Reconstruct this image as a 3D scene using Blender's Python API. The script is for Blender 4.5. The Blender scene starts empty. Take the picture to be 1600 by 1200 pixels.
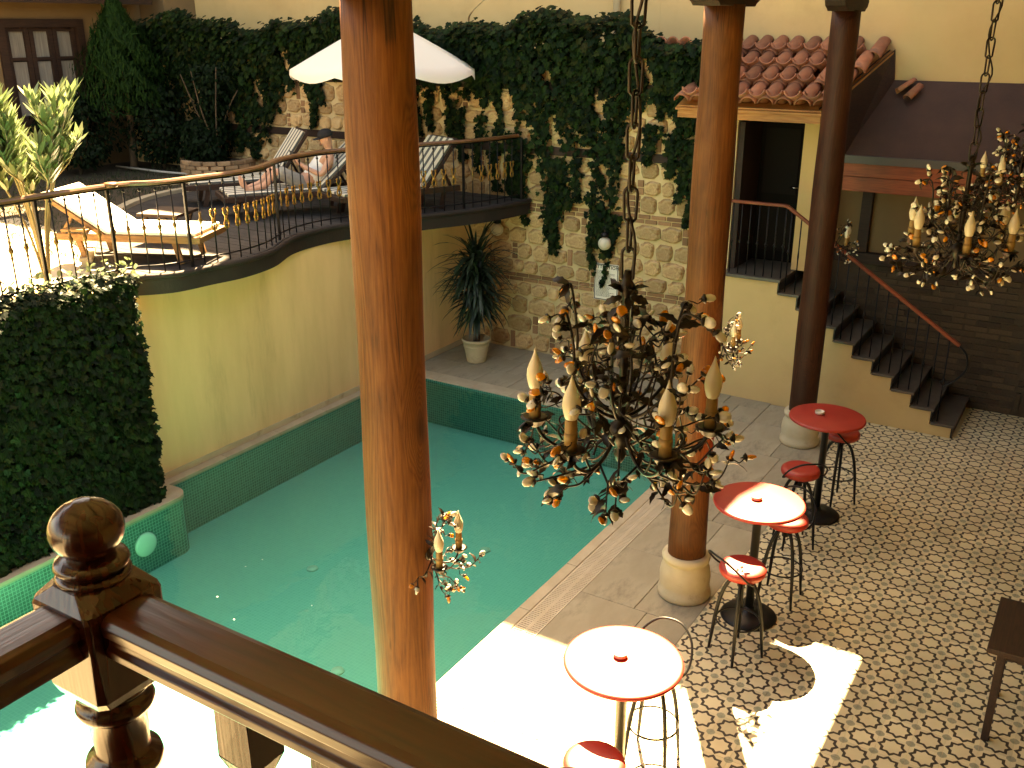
import bpy, bmesh, math, random
import numpy as np
from mathutils import Vector, Matrix, Euler

random.seed(7); RNG = np.random.default_rng(7)
S = bpy.context.scene
COL = S.collection
R = math.radians

# ------------------------------------------------------------------ camera
cam_d = bpy.data.cameras.new('camera'); cam = bpy.data.objects.new('camera', cam_d); COL.objects.link(cam)
cam.location = (0, 0, 4.6); cam.rotation_euler = (R(90 - 20.3), 0, R(31.8))
cam_d.sensor_width = 36; cam_d.lens = 36 * 1525 / 1600; cam_d.clip_start = .05; cam_d.clip_end = 2000
S.camera = cam
# ------------------------------------------------------------------ sky and sun
SUN_EL, SUN_AZ = 55, 30          # azimuth counted from +Y towards -X
world = bpy.data.worlds.new('World'); S.world = world; world.use_nodes = True
wn = world.node_tree.nodes; wl = world.node_tree.links
sky = wn.new('ShaderNodeTexSky'); sky.sky_type = 'NISHITA'; sky.sun_disc = False
sky.sun_elevation = R(SUN_EL); sky.sun_rotation = R(-SUN_AZ); sky.altitude = 50; sky.dust_density = 2.0; sky.air_density = 1.0
wl.new(sky.outputs[0], wn['Background'].inputs[0]); wn['Background'].inputs[1].default_value = 0.05
sun_d = bpy.data.lights.new('sun', 'SUN'); sun_d.energy = 5.0; sun_d.angle = R(.5); sun_d.color = (1, .93, .80)
sun = bpy.data.objects.new('sun', sun_d); COL.objects.link(sun)
sv = Vector((-math.sin(R(SUN_AZ)) * math.cos(R(SUN_EL)), math.cos(R(SUN_AZ)) * math.cos(R(SUN_EL)), math.sin(R(SUN_EL))))
sun.rotation_euler = sv.to_track_quat('Z', 'Y').to_euler(); sun.location = sv * 40
# ------------------------------------------------------------------ exposure
vs = S.view_settings
vs.view_transform = 'Standard'; vs.look = 'None'; vs.gamma = 1; vs.use_curve_mapping = False
vs.exposure = 4.15
vs.use_white_balance = True; vs.white_balance_temperature = 13500; vs.white_balance_tint = 13
S.cycles.max_bounces = 8; S.cycles.diffuse_bounces = 4; S.cycles.glossy_bounces = 3; S.cycles.transmission_bounces = 6
S.cycles.transparent_max_bounces = 8; S.cycles.caustics_reflective = False; S.cycles.caustics_refractive = False
S.cycles.sample_clamp_indirect = 6; S.cycles.use_denoising = True

# ================================================================== helpers
class MB:
    """collects faces; build() links them as one mesh object"""
    def __init__(s): s.v = []; s.f = []; s.sm = []
    def add(s, vs_, fs, smooth=False, M=None):
        o = len(s.v)
        for p in vs_:
            p = Vector(p)
            s.v.append(tuple(M @ p) if M is not None else tuple(p))
        for f in fs: s.f.append(tuple(i + o for i in f)); s.sm.append(smooth)
        return s
    def box(s, lo, hi, M=None):
        x0, y0, z0 = lo; x1, y1, z1 = hi
        return s.add([(x0,y0,z0),(x1,y0,z0),(x1,y1,z0),(x0,y1,z0),(x0,y0,z1),(x1,y0,z1),(x1,y1,z1),(x0,y1,z1)],
              [(0,3,2,1),(4,5,6,7),(0,1,5,4),(1,2,6,5),(2,3,7,6),(3,0,4,7)], False, M)
    def bar(s, a, b, w, h, up=(0,0,1)):
        """box from a to b, width w (sideways), height h (along up)"""
        a, b = Vector(a), Vector(b); d = (b - a); L = d.length; d.normalize(); up = Vector(up)
        sd = d.cross(up)
        if sd.length < 1e-5: sd = d.cross(Vector((1,0,0)))
        sd.normalize(); u = sd.cross(d)
        M = Matrix(((sd.x, d.x, u.x, a.x), (sd.y, d.y, u.y, a.y), (sd.z, d.z, u.z, a.z), (0,0,0,1)))
        return s.box((-w/2, 0, -h/2), (w/2, L, h/2), M)
    def tube(s, pts, r, n=8, cap=True, closed=False, M=None):
        pts = [Vector(p) for p in pts]; m = len(pts)
        rr = r if isinstance(r, (list, tuple)) else [r] * m
        vs_, fs = [], []; prev = None
        for i, p in enumerate(pts):
            if closed: t = pts[(i+1) % m] - pts[i-1]
            else: t = pts[min(i+1, m-1)] - pts[max(i-1, 0)]
            if t.length < 1e-9: t = Vector((0,0,1))
            t.normalize()
            if prev is None:
                a = Vector((0,0,1)) if abs(t.z) < .9 else Vector((1,0,0))
                u = t.cross(a).normalized()
            else:
                u = prev - t * prev.dot(t)
                u = u.normalized() if u.length > 1e-6 else t.orthogonal().normalized()
            prev = u; w = t.cross(u)
            for k in range(n):
                an = 2 * math.pi * k / n
                vs_.append(p + (u * math.cos(an) + w * math.sin(an)) * rr[i])
        for i in range(m if closed else m - 1):
            j = (i + 1) % m
            for k in range(n):
                k2 = (k + 1) % n
                fs.append((i*n+k, i*n+k2, j*n+k2, j*n+k))
        if cap and not closed:
            fs.append(tuple(range(n-1, -1, -1))); fs.append(tuple((m-1)*n + k for k in range(n)))
        return s.add(vs_, fs, True, M)
    def lathe(s, prof, n=24, M=None, smooth=True, cap=True):
        vs_, fs = [], []
        for r, z in prof:
            for k in range(n):
                a = 2 * math.pi * k / n; vs_.append((r * math.cos(a), r * math.sin(a), z))
        for i in range(len(prof) - 1):
            for k in range(n):
                k2 = (k + 1) % n; fs.append((i*n+k, i*n+k2, (i+1)*n+k2, (i+1)*n+k))
        s.add(vs_, fs, smooth, M)
        if cap:
            o = len(s.v) - len(vs_)
            if prof[0][0] > 1e-4: s.f.append(tuple(o + k for k in range(n-1, -1, -1))); s.sm.append(False)
            if prof[-1][0] > 1e-4: s.f.append(tuple(o + (len(prof)-1)*n + k for k in range(n))); s.sm.append(False)
        return s
    def prism(s, poly, z0, z1, M=None):
        n = len(poly)
        vs_ = [(x, y, z0) for x, y in poly] + [(x, y, z1) for x, y in poly]
        fs = [tuple(range(n-1, -1, -1)), tuple(range(n, 2*n))] + [(i, (i+1) % n, n + (i+1) % n, n + i) for i in range(n)]
        return s.add(vs_, fs, False, M)
    def mesh(s, name, bevel=0, seg=2):
        me = bpy.data.meshes.new(name); me.from_pydata(s.v, [], s.f)
        me.polygons.foreach_set('use_smooth', s.sm)
        if bevel or True:
            bm = bmesh.new(); bm.from_mesh(me)
            bmesh.ops.remove_doubles(bm, verts=bm.verts, dist=1e-5)
            bmesh.ops.recalc_face_normals(bm, faces=bm.faces)
            if bevel:
                es = [e for e in bm.edges if len(e.link_faces) == 2 and e.calc_face_angle(0) > .6]
                bmesh.ops.bevel(bm, geom=es, offset=bevel, segments=seg, affect='EDGES', profile=.6, clamp_overlap=True)
            bm.to_mesh(me); bm.free()
        me.update(); return me
    def build(s, name, mat, parent=None, bevel=0, loc=None, seg=2):
        return link(name, s.mesh(name, bevel, seg), mat, parent, loc)

def link(name, me, mat=None, parent=None, loc=None, rot=None, scale=None):
    o = bpy.data.objects.new(name, me)
    if mat is not None and not me.materials: me.materials.append(mat)
    COL.objects.link(o)
    if parent is not None: o.parent = parent
    if loc is not None: o.location = loc
    if rot is not None: o.rotation_euler = rot
    if scale is not None: o.scale = scale
    return o
def tag(o, label=None, cat=None, group=None, kind=None):
    if label: o['label'] = label
    if cat: o['category'] = cat
    if group: o['group'] = group
    if kind: o['kind'] = kind
    return o
def thing(name, label, cat, loc=(0,0,0), rz=0, group=None):
    o = bpy.data.objects.new(name, None); COL.objects.link(o); o.empty_display_size = .1
    o.location = loc; o.rotation_euler = (0, 0, rz)
    return tag(o, label, cat, group)
def copy_tree(o, parent=None):
    c = o.copy(); COL.objects.link(c); c.parent = parent
    for ch in list(o.children): copy_tree(ch, c)
    return c
def spline(ctrl, per=8, closed=False):
    P = [Vector(p) for p in ctrl]; n = len(P); out = []
    for i in range(n if closed else n - 1):
        if closed: a, b, c, d = P[i-1], P[i], P[(i+1) % n], P[(i+2) % n]
        else: a, b, c, d = P[max(i-1,0)], P[i], P[i+1], P[min(i+2,n-1)]
        for k in range(per):
            t = k / per
            out.append(.5 * ((2*b) + (c-a)*t + (2*a-5*b+4*c-d)*t*t + (3*b-a-3*c+d)*t**3))
    if not closed: out.append(P[-1])
    return out
def np_mesh(name, V, nper, polys, mat, parent=None):
    """V: (N*nper,3) vertices; polys: index tuples inside one piece, repeated for every piece"""
    N = len(V) // nper; me = bpy.data.meshes.new(name)
    idx = []; sizes = []
    base = (np.arange(N) * nper)[:, None]
    flat = np.concatenate([base + np.array(p)[None, :] for p in polys], axis=1)     # same order in every piece
    sz = np.array([len(p) for p in polys]); me.vertices.add(len(V)); me.vertices.foreach_set('co', V.astype(np.float32).ravel())
    me.loops.add(flat.size); me.loops.foreach_set('vertex_index', flat.ravel().astype(np.int32))
    ls = np.tile(sz, N); st = np.concatenate([[0], np.cumsum(ls)[:-1]])
    me.polygons.add(len(ls)); me.polygons.foreach_set('loop_start', st.astype(np.int32)); me.polygons.foreach_set('loop_total', ls.astype(np.int32))
    me.polygons.foreach_set('use_smooth', np.zeros(len(ls), dtype=bool)); me.update(calc_edges=True); me.validate()
    return link(name, me, mat, parent)
def leaves(name, C, Nrm, size, shape, mat, parent=None, up=None, spread=1.0, fold=.25):
    """C centres, Nrm facing directions, shape: 2-D outline list (unit length along +y) -> leaf faces folded along the midrib"""
    n = len(C); sh = np.array(shape); k = len(sh)
    Nr = Nrm + RNG.normal(0, .45 * spread, (n, 3)); Nr /= np.linalg.norm(Nr, axis=1)[:, None] + 1e-9
    if up is None: up = np.tile(np.array([[0, 0, -1.0]]), (n, 1))
    T = up + RNG.normal(0, .55 * spread, (n, 3)); T -= Nr * (T * Nr).sum(1)[:, None]; T /= np.linalg.norm(T, axis=1)[:, None] + 1e-9
    B = np.cross(T, Nr); sz = np.asarray(size).reshape(-1, 1, 1) * np.ones((n, 1, 1))
    pts = sh[None, :, 0, None] * B[:, None, :] + sh[None, :, 1, None] * T[:, None, :] - (fold * np.abs(sh[:, 0]) + .12 * sh[:, 1] ** 2)[None, :, None] * Nr[:, None, :]
    V = (C[:, None, :] + pts * sz).reshape(-1, 3)
    h = k // 2     # outline: 0 = base, h = tip; split along the midrib
    return np_mesh(name, V, k, [tuple(range(0, h + 1)), tuple([0] + list(range(h, k)))], mat, parent)
IVY = [(0,0),(.28,-.12),(.5,.12),(.3,.32),(.36,.62),(.12,.66),(0,1),(-.12,.66),(-.36,.62),(-.3,.32),(-.5,.12),(-.28,-.12)]
LANCE = [(0,0),(.09,.3),(.1,.6),(0,1),(-.1,.6),(-.09,.3)]
OVAL = [(0,0),(.26,.25),(.24,.65),(0,1),(-.24,.65),(-.26,.25)]

# ------------------------------------------------------------------ materials
def new_mat(name):
    m = bpy.data.materials.new(name); m.use_nodes = True; nt = m.node_tree
    return m, nt.nodes, nt.links, nt.nodes['Principled BSDF']
def ramp(N, pts):
    r = N.new('ShaderNodeValToRGB'); e = r.color_ramp.elements
    while len(e) < len(pts): e.new(.5)
    for i, (p, c) in enumerate(pts): e[i].position = p; e[i].color = (*c, 1)
    return r
def surf(name, c1, c2, rough=.7, scale=3, detail=6, bump=.2, bscale=None, stretch=(1,1,1), metal=0, spec=.4, coord='Object', contrast=(.3,.7), bdist=.01, island=False, dirt=None):
    """two-tone noise surface with bump; dirt = (colour, scale, lo, hi) adds a third stain layer"""
    m, N, L, B = new_mat(name)
    tc = N.new('ShaderNodeTexCoord'); mp = N.new('ShaderNodeMapping'); mp.inputs['Scale'].default_value = stretch
    L.new(tc.outputs[coord], mp.inputs[0])
    nz = N.new('ShaderNodeTexNoise'); nz.inputs['Scale'].default_value = scale; nz.inputs['Detail'].default_value = detail; nz.inputs['Roughness'].default_value = .62
    L.new(mp.outputs[0], nz.inputs['Vector'])
    r = ramp(N, [(contrast[0], c1), (contrast[1], c2)]); L.new(nz.outputs['Fac'], r.inputs[0]); col = r.outputs[0]
    if island:
        oi = N.new('ShaderNodeObjectInfo'); hs = N.new('ShaderNodeHueSaturation')
        mr = N.new('ShaderNodeMapRange'); mr.inputs['To Min'].default_value = 1 - island; mr.inputs['To Max'].default_value = 1 + island
        L.new(oi.outputs['Random'], mr.inputs[0]); L.new(mr.outputs[0], hs.inputs['Value']); L.new(col, hs.inputs['Color']); col = hs.outputs[0]
    if dirt:
        n2 = N.new('ShaderNodeTexNoise'); n2.inputs['Scale'].default_value = dirt[1]; n2.inputs['Detail'].default_value = 8; n2.inputs['Roughness'].default_value = .7
        L.new(mp.outputs[0], n2.inputs['Vector'])
        r2 = ramp(N, [(dirt[2], (0,0,0)), (dirt[3], (1,1,1))]); L.new(n2.outputs['Fac'], r2.inputs[0])
        mx = N.new('ShaderNodeMixRGB'); L.new(r2.outputs[0], mx.inputs[0]); L.new(col, mx.inputs[1]); mx.inputs[2].default_value = (*dirt[0], 1); col = mx.outputs[0]
    L.new(col, B.inputs['Base Color']); B.inputs['Roughness'].default_value = rough; B.inputs['Metallic'].default_value = metal
    B.inputs['Specular IOR Level'].default_value = spec
    if bump:
        nb = N.new('ShaderNodeTexNoise'); nb.inputs['Scale'].default_value = bscale or scale * 8; nb.inputs['Detail'].default_value = 5
        L.new(mp.outputs[0], nb.inputs['Vector'])
        bp = N.new('ShaderNodeBump'); bp.inputs['Strength'].default_value = bump; bp.inputs['Distance'].default_value = bdist
        L.new(nb.outputs['Fac'], bp.inputs['Height']); L.new(bp.outputs[0], B.inputs['Normal'])
    return m
def leafmat(name, cols, rough=.45, trans=.25, tcol=None, spec=.4):
    m, N, L, B = new_mat(name)
    g = N.new('ShaderNodeNewGeometry'); n = len(cols)
    r = ramp(N, [(i / max(n - 1, 1), c) for i, c in enumerate(cols)]); L.new(g.outputs['Random Per Island'], r.inputs[0])
    L.new(r.outputs[0], B.inputs['Base Color']); B.inputs['Roughness'].default_value = rough; B.inputs['Specular IOR Level'].default_value = spec
    t = N.new('ShaderNodeBsdfTranslucent'); mx = N.new('ShaderNodeMixShader'); mx.inputs[0].default_value = trans
    if tcol: t.inputs[0].default_value = (*tcol, 1)
    else: L.new(r.outputs[0], t.inputs[0])
    L.new(B.outputs[0], mx.inputs[1]); L.new(t.outputs[0], mx.inputs[2]); L.new(mx.outputs[0], N['Material Output'].inputs[0])
    return m
def wood(name, c1, c2, c3, rough=.5, scale=2.2, axis='z', bump=.35, spec=.4, coat=0, rings=9, coord='Object', island=0):
    m, N, L, B = new_mat(name)
    tc = N.new('ShaderNodeTexCoord'); mp = N.new('ShaderNodeMapping')
    st = {'z': (1,1,.07), 'x': (.07,1,1), 'y': (1,.07,1)}[axis]; mp.inputs['Scale'].default_value = st
    L.new(tc.outputs[coord], mp.inputs[0])
    n1 = N.new('ShaderNodeTexNoise'); n1.inputs['Scale'].default_value = scale * 3; n1.inputs['Detail'].default_value = 3; n1.inputs['Distortion'].default_value = 1.2
    L.new(mp.outputs[0], n1.inputs['Vector'])
    mu = N.new('ShaderNodeMath'); mu.operation = 'MULTIPLY'; mu.inputs[1].default_value = rings; L.new(n1.outputs['Fac'], mu.inputs[0])
    fr = N.new('ShaderNodeMath'); fr.operation = 'PINGPONG'; fr.inputs[1].default_value = .5; L.new(mu.outputs[0], fr.inputs[0])
    n2 = N.new('ShaderNodeTexNoise'); n2.inputs['Scale'].default_value = scale * 34; n2.inputs['Detail'].default_value = 4; L.new(mp.outputs[0], n2.inputs['Vector'])
    ad = N.new('ShaderNodeMath'); ad.operation = 'MULTIPLY_ADD'; ad.inputs[1].default_value = .8; L.new(fr.outputs[0], ad.inputs[0]); L.new(n2.outputs['Fac'], ad.inputs[2])
    r = ramp(N, [(.28, c1), (.6, c2), (.95, c3)]); L.new(ad.outputs[0], r.inputs[0]); col = r.outputs[0]
    n3 = N.new('ShaderNodeTexNoise'); n3.inputs['Scale'].default_value = 2.5; n3.inputs['Detail'].default_value = 5; L.new(tc.outputs[coord], n3.inputs['Vector'])
    r3 = ramp(N, [(.35, (.62,.62,.62)), (.65, (1.08,1.08,1.08))]); L.new(n3.outputs['Fac'], r3.inputs[0])
    mx = N.new('ShaderNodeMixRGB'); mx.blend_type = 'MULTIPLY'; mx.inputs[0].default_value = .8; L.new(col, mx.inputs[1]); L.new(r3.outputs[0], mx.inputs[2]); col = mx.outputs[0]
    if island:
        oi = N.new('ShaderNodeObjectInfo'); hs = N.new('ShaderNodeHueSaturation')
        mr = N.new('ShaderNodeMapRange'); mr.inputs['To Min'].default_value = 1 - island; mr.inputs['To Max'].default_value = 1 + island
        L.new(oi.outputs['Random'], mr.inputs[0]); L.new(mr.outputs[0], hs.inputs['Value']); L.new(col, hs.inputs['Color']); col = hs.outputs[0]
    L.new(col, B.inputs['Base Color']); B.inputs['Roughness'].default_value = rough; B.inputs['Specular IOR Level'].default_value = spec
    if coat: B.inputs['Coat Weight'].default_value = coat; B.inputs['Coat Roughness'].default_value = .12
    bp = N.new('ShaderNodeBump'); bp.inputs['Strength'].default_value = bump; bp.inputs['Distance'].default_value = .004
    L.new(ad.outputs[0], bp.inputs['Height']); L.new(bp.outputs[0], B.inputs['Normal'])
    return m
def column_wood(name, c1, c2, c3, rough=.45, seed=0):
    m, N, L, B = new_mat(name)
    tc = N.new('ShaderNodeTexCoord'); mp = N.new('ShaderNodeMapping'); mp.inputs['Scale'].default_value = (1, 1, .055); mp.inputs['Location'].default_value = (seed, seed * .7, seed * .3); L.new(tc.outputs['Object'], mp.inputs[0])
    mk = N.new('ShaderNodeMapping'); mk.inputs['Scale'].default_value = (2.6, 2.6, 1.0); mk.inputs['Location'].default_value = (seed * 1.3, .4, seed + .2); L.new(tc.outputs['Object'], mk.inputs[0])
    vo = N.new('ShaderNodeTexVoronoi'); vo.inputs['Scale'].default_value = 1.15; L.new(mk.outputs[0], vo.inputs['Vector'])
    mr = N.new('ShaderNodeMapRange'); mr.interpolation_type = 'SMOOTHERSTEP'; mr.inputs['From Min'].default_value = .0; mr.inputs['From Max'].default_value = .42; mr.inputs['To Min'].default_value = 1; mr.inputs['To Max'].default_value = 0; L.new(vo.outputs['Distance'], mr.inputs[0])
    n1 = N.new('ShaderNodeTexNoise'); n1.inputs['Scale'].default_value = 7; n1.inputs['Detail'].default_value = 2; L.new(mp.outputs[0], n1.inputs['Vector'])
    a1 = N.new('ShaderNodeMath'); a1.operation = 'MULTIPLY_ADD'; a1.inputs[1].default_value = .55; L.new(mr.outputs[0], a1.inputs[0]); L.new(n1.outputs['Fac'], a1.inputs[2])
    mu = N.new('ShaderNodeMath'); mu.operation = 'MULTIPLY'; mu.inputs[1].default_value = 16; L.new(a1.outputs[0], mu.inputs[0])
    fr = N.new('ShaderNodeMath'); fr.operation = 'PINGPONG'; fr.inputs[1].default_value = .5; L.new(mu.outputs[0], fr.inputs[0])
    n2 = N.new('ShaderNodeTexNoise'); n2.inputs['Scale'].default_value = 120; n2.inputs['Detail'].default_value = 5; n2.inputs['Roughness'].default_value = .7; L.new(mp.outputs[0], n2.inputs['Vector'])
    ad = N.new('ShaderNodeMath'); ad.operation = 'MULTIPLY_ADD'; ad.inputs[1].default_value = .62; L.new(fr.outputs[0], ad.inputs[0]); L.new(n2.outputs['Fac'], ad.inputs[2])
    r = ramp(N, [(.36, c1), (.62, c2), (.92, c3)]); L.new(ad.outputs[0], r.inputs[0])
    n3 = N.new('ShaderNodeTexNoise'); n3.inputs['Scale'].default_value = 2.2; n3.inputs['Detail'].default_value = 6; L.new(tc.outputs['Object'], n3.inputs['Vector'])
    r3 = ramp(N, [(.36, (.66,.62,.58)), (.66, (1.1,1.1,1.1))]); L.new(n3.outputs['Fac'], r3.inputs[0])
    mx = N.new('ShaderNodeMixRGB'); mx.blend_type = 'MULTIPLY'; mx.inputs[0].default_value = .85; L.new(r.outputs[0], mx.inputs[1]); L.new(r3.outputs[0], mx.inputs[2])
    kn = N.new('ShaderNodeMapRange'); kn.inputs['From Min'].default_value = .80; kn.inputs['From Max'].default_value = .97; L.new(mr.outputs[0], kn.inputs[0])
    km = N.new('ShaderNodeMixRGB'); km.inputs[2].default_value = (c1[0] * .45, c1[1] * .4, c1[2] * .4, 1); L.new(kn.outputs[0], km.inputs[0]); L.new(mx.outputs[0], km.inputs[1])
    mc = N.new('ShaderNodeMapping'); mc.inputs['Scale'].default_value = (1, 1, .03); mc.inputs['Location'].default_value = (seed + 3, 1, seed); L.new(tc.outputs['Object'], mc.inputs[0])
    n5 = N.new('ShaderNodeTexNoise'); n5.inputs['Scale'].default_value = 15; n5.inputs['Detail'].default_value = 1; L.new(mc.outputs[0], n5.inputs['Vector'])
    rc = ramp(N, [(.482, (0,0,0)), (.492, (1,1,1)), (.502, (0,0,0))]); L.new(n5.outputs['Fac'], rc.inputs[0])
    n6 = N.new('ShaderNodeTexNoise'); n6.inputs['Scale'].default_value = 2.6; L.new(tc.outputs['Object'], n6.inputs['Vector'])
    r6 = ramp(N, [(.52, (0,0,0)), (.60, (1,1,1))]); L.new(n6.outputs['Fac'], r6.inputs[0])
    cm = N.new('ShaderNodeMath'); cm.operation = 'MULTIPLY'; L.new(rc.outputs[0], cm.inputs[0]); L.new(r6.outputs[0], cm.inputs[1])
    ck = N.new('ShaderNodeMixRGB'); ck.inputs[2].default_value = (c1[0] * .25, c1[1] * .25, c1[2] * .25, 1); L.new(cm.outputs[0], ck.inputs[0]); L.new(km.outputs[0], ck.inputs[1])
    L.new(ck.outputs[0], B.inputs['Base Color']); B.inputs['Roughness'].default_value = rough; B.inputs['Specular IOR Level'].default_value = .25
    bp = N.new('ShaderNodeBump'); bp.inputs['Strength'].default_value = .5; bp.inputs['Distance'].default_value = .004; L.new(ad.outputs[0], bp.inputs['Height']); L.new(bp.outputs[0], B.inputs['Normal'])
    return m
def plain(name, c, rough=.5, metal=0, spec=.5, trans=0, ior=1.45, coat=0):
    m, N, L, B = new_mat(name); B.inputs['Base Color'].default_value = (*c, 1); B.inputs['Roughness'].default_value = rough
    B.inputs['Metallic'].default_value = metal; B.inputs['Specular IOR Level'].default_value = spec
    B.inputs['Transmission Weight'].default_value = trans; B.inputs['IOR'].default_value = ior; B.inputs['Coat Weight'].default_value = coat
    return m

M = {}
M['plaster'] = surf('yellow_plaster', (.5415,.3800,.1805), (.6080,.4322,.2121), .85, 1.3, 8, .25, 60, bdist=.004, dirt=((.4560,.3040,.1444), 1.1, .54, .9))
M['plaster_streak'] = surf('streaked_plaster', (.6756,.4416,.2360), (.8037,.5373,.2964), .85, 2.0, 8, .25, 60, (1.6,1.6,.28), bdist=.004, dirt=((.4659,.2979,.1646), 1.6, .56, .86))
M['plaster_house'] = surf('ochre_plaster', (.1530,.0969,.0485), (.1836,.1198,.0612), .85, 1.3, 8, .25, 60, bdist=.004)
M['travertine'] = surf('travertine', (.2565,.2202,.1501), (.3566,.3159,.2283), .7, 3, 9, .3, 70, (1, .45, 1), coord='Object', island=.10, dirt=((.1064,.0907,.0657), 2.3, .53, .74), bdist=.004)
M['coping'] = surf('coping_stone', (.3450,.2850,.1950), (.4350,.3750,.2700), .7, 4, 8, .3, 60, island=.06, bdist=.004)
M['stone'] = surf('wall_stone', (.38,.235,.11), (.60,.43,.235), .9, 6, 8, .9, 22, island=.28, bdist=.018, dirt=((.24,.105,.04), 4, .50, .70))
M['mortar'] = surf('mortar', (.52,.40,.22), (.62,.50,.30), .95, 5, 8, .6, 40, bdist=.01)
M['stone_base'] = surf('carved_stone', (.4400,.3680,.2400), (.5120,.4400,.3040), .75, 5, 8, .25, 60, bdist=.004, dirt=((.2400,.1760,.0960), 4, .58, .8))
M['brick'] = surf('thin_brick', (.2080,.1040,.0560), (.3360,.1920,.1040), .9, 9, 6, .5, 40, island=.3, bdist=.006)
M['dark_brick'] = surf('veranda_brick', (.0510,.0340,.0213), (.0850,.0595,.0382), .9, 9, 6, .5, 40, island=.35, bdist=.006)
M['roof_tile'] = surf('clay_tile', (.2295,.0765,.0397), (.3740,.1530,.0831), .85, 7, 7, .4, 40, island=.30, bdist=.005, dirt=((.1020,.0688,.0578), 5, .55, .72))
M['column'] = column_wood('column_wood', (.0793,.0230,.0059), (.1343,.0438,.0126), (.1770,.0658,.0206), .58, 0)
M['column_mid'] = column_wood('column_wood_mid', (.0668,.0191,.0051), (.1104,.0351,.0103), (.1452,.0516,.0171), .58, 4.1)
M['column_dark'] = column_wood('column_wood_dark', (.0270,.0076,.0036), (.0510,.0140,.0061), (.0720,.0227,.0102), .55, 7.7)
M['beam'] = wood('dark_beam', (.0108,.0048,.0030), (.0216,.0090,.0054), (.0330,.0132,.0072), .7, 2.5, 'x')
M['beam_y'] = wood('dark_beam_y', (.0132,.0054,.0036), (.0252,.0102,.0060), (.0360,.0150,.0084), .7, 2.5, 'y')
M['redbeam'] = wood('red_beam', (.1485,.0252,.0086), (.2376,.0432,.0144), (.2970,.0648,.0216), .55, 2.5, 'x')
M['eavewood'] = wood('eave_wood', (.25,.09,.02), (.38,.15,.04), (.45,.20,.06), .55, 2.5, 'x')
M['newel'] = wood('varnished_wood', (.0207,.0043,.0020), (.0413,.0078,.0033), (.0612,.0134,.0055), .26, 3, 'z', .12, spec=.5, coat=.35)
M['rail_x'] = wood('varnished_rail', (.0279,.0046,.0021), (.0520,.0088,.0037), (.0762,.0144,.0058), .28, 3, 'x', .12, spec=.5, coat=.3)
M['rail_y'] = wood('varnished_rail_y', (.0279,.0046,.0021), (.0520,.0088,.0037), (.0762,.0144,.0058), .28, 3, 'y', .12, spec=.5, coat=.3)
M['handrail'] = wood('terrace_handrail', (.0770,.0294,.0112), (.1260,.0504,.0189), (.1750,.0770,.0315), .38, 3, 'y', .15, spec=.5)
M['deckboard'] = wood('deck_board', (.0184,.0168,.0166), (.0316,.0286,.0279), (.0459,.0408,.0391), .8, 3, 'x', .4, island=.18)
M['teak'] = wood('teak', (.1360,.0600,.0224), (.2160,.1040,.0384), (.2800,.1480,.0600), .55, 3, 'x', .2)
M['darkwood'] = wood('dark_table_wood', (.0154,.0063,.0042), (.0294,.0119,.0063), (.0420,.0168,.0091), .55, 3, 'y', .15, spec=.5)
M['iron'] = plain('black_iron', (.0132,.0132,.0144), .42, .6)
M['bronze'] = surf('antique_bronze', (.0077,.0053,.0038), (.0264,.0163,.0096), .40, 30, 4, .2, 200, metal=.35, bdist=.001)
M['gold'] = plain('gilded_iron', (.3450,.1800,.0525), .4, .9)
M['steel'] = plain('steel', (.55,.5,.45), .25, 1)
M['red'] = surf('red_lacquer', (.2890,.0136,.0102), (.3570,.0221,.0153), .5, 5, 5, .03, 60, spec=.6)
M['cream_ceramic'] = plain('cream_ceramic', (.6375,.5780,.4675), .35)
M['bulb'] = plain('frosted_bulb', (.6800,.5920,.4400), .35, trans=.25)
M['sleeve'] = surf('candle_sleeve', (.1540,.0770,.0245), (.3220,.1960,.0700), .55, 14, 5, .2, 60, (1,1,.3))
M['pearl'] = plain('pearl_glass', (.6882,.6433,.5535), .15, spec=.9, trans=.25)
M['amber'] = plain('amber_glass', (.80,.27,.04), .1, spec=.9, trans=.4)
M['white_fabric'] = leafmat('umbrella_fabric', [(.74,.71,.58)], .9, .3, (.80,.76,.62), .1)
M['soil'] = surf('soil', (.0459,.0331,.0204), (.0816,.0612,.0382), .95, 2, 8, .6, 20, bdist=.03)
M['sand'] = surf('pale_terrace_slabs', (.42,.35,.24), (.55,.47,.34), .9, 2, 8, .4, 30)
M['ground'] = surf('courtyard_ground', (.1750,.1470,.1050), (.2450,.2100,.1540), .9, 1, 6, .3, 20)
M['globe'] = plain('opal_glass', (.6400,.6000,.4960), .3, trans=.15)
M['dark'] = plain('dark_interior', (.02,.017,.015), .9)
M['pipe'] = plain('cream_pipe', (.62,.52,.34), .5)
M['black_plastic'] = plain('black_plastic', (.012,.012,.013), .4)
M['ivy'] = leafmat('ivy_leaf', [(.0015,.0064,.0026), (.0026,.0111,.0038), (.0041,.0164,.0046), (.0041,.0164,.0046), (.0105,.0322,.0072), (.0206,.0234,.0067)], .55, .15, None, .08)
M['hedge'] = leafmat('hedge_leaf', [(.0013,.0056,.0022), (.0020,.0087,.0029), (.0030,.0123,.0037), (.0030,.0123,.0037), (.0052,.0214,.0051), (.0131,.0179,.0048)], .5, .12, None, .10)
M['conifer'] = leafmat('conifer_leaf', [(.0035,.0164,.0040), (.0070,.0285,.0055), (.0126,.0411,.0079)], .7, .2, None, .08)
M['shrub'] = leafmat('shrub_leaf', [(.0024,.0080,.0032), (.0051,.0175,.0053)], .55, .15, None, .08)
M['oleander'] = leafmat('oleander_leaf', [(.0800,.1200,.0440), (.1360,.1840,.0800), (.2240,.2640,.1440)], .3, .3, None, .6)
M['flower'] = leafmat('pink_flower', [(.75,.30,.26), (.8,.5,.42)], .6, .3)
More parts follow.
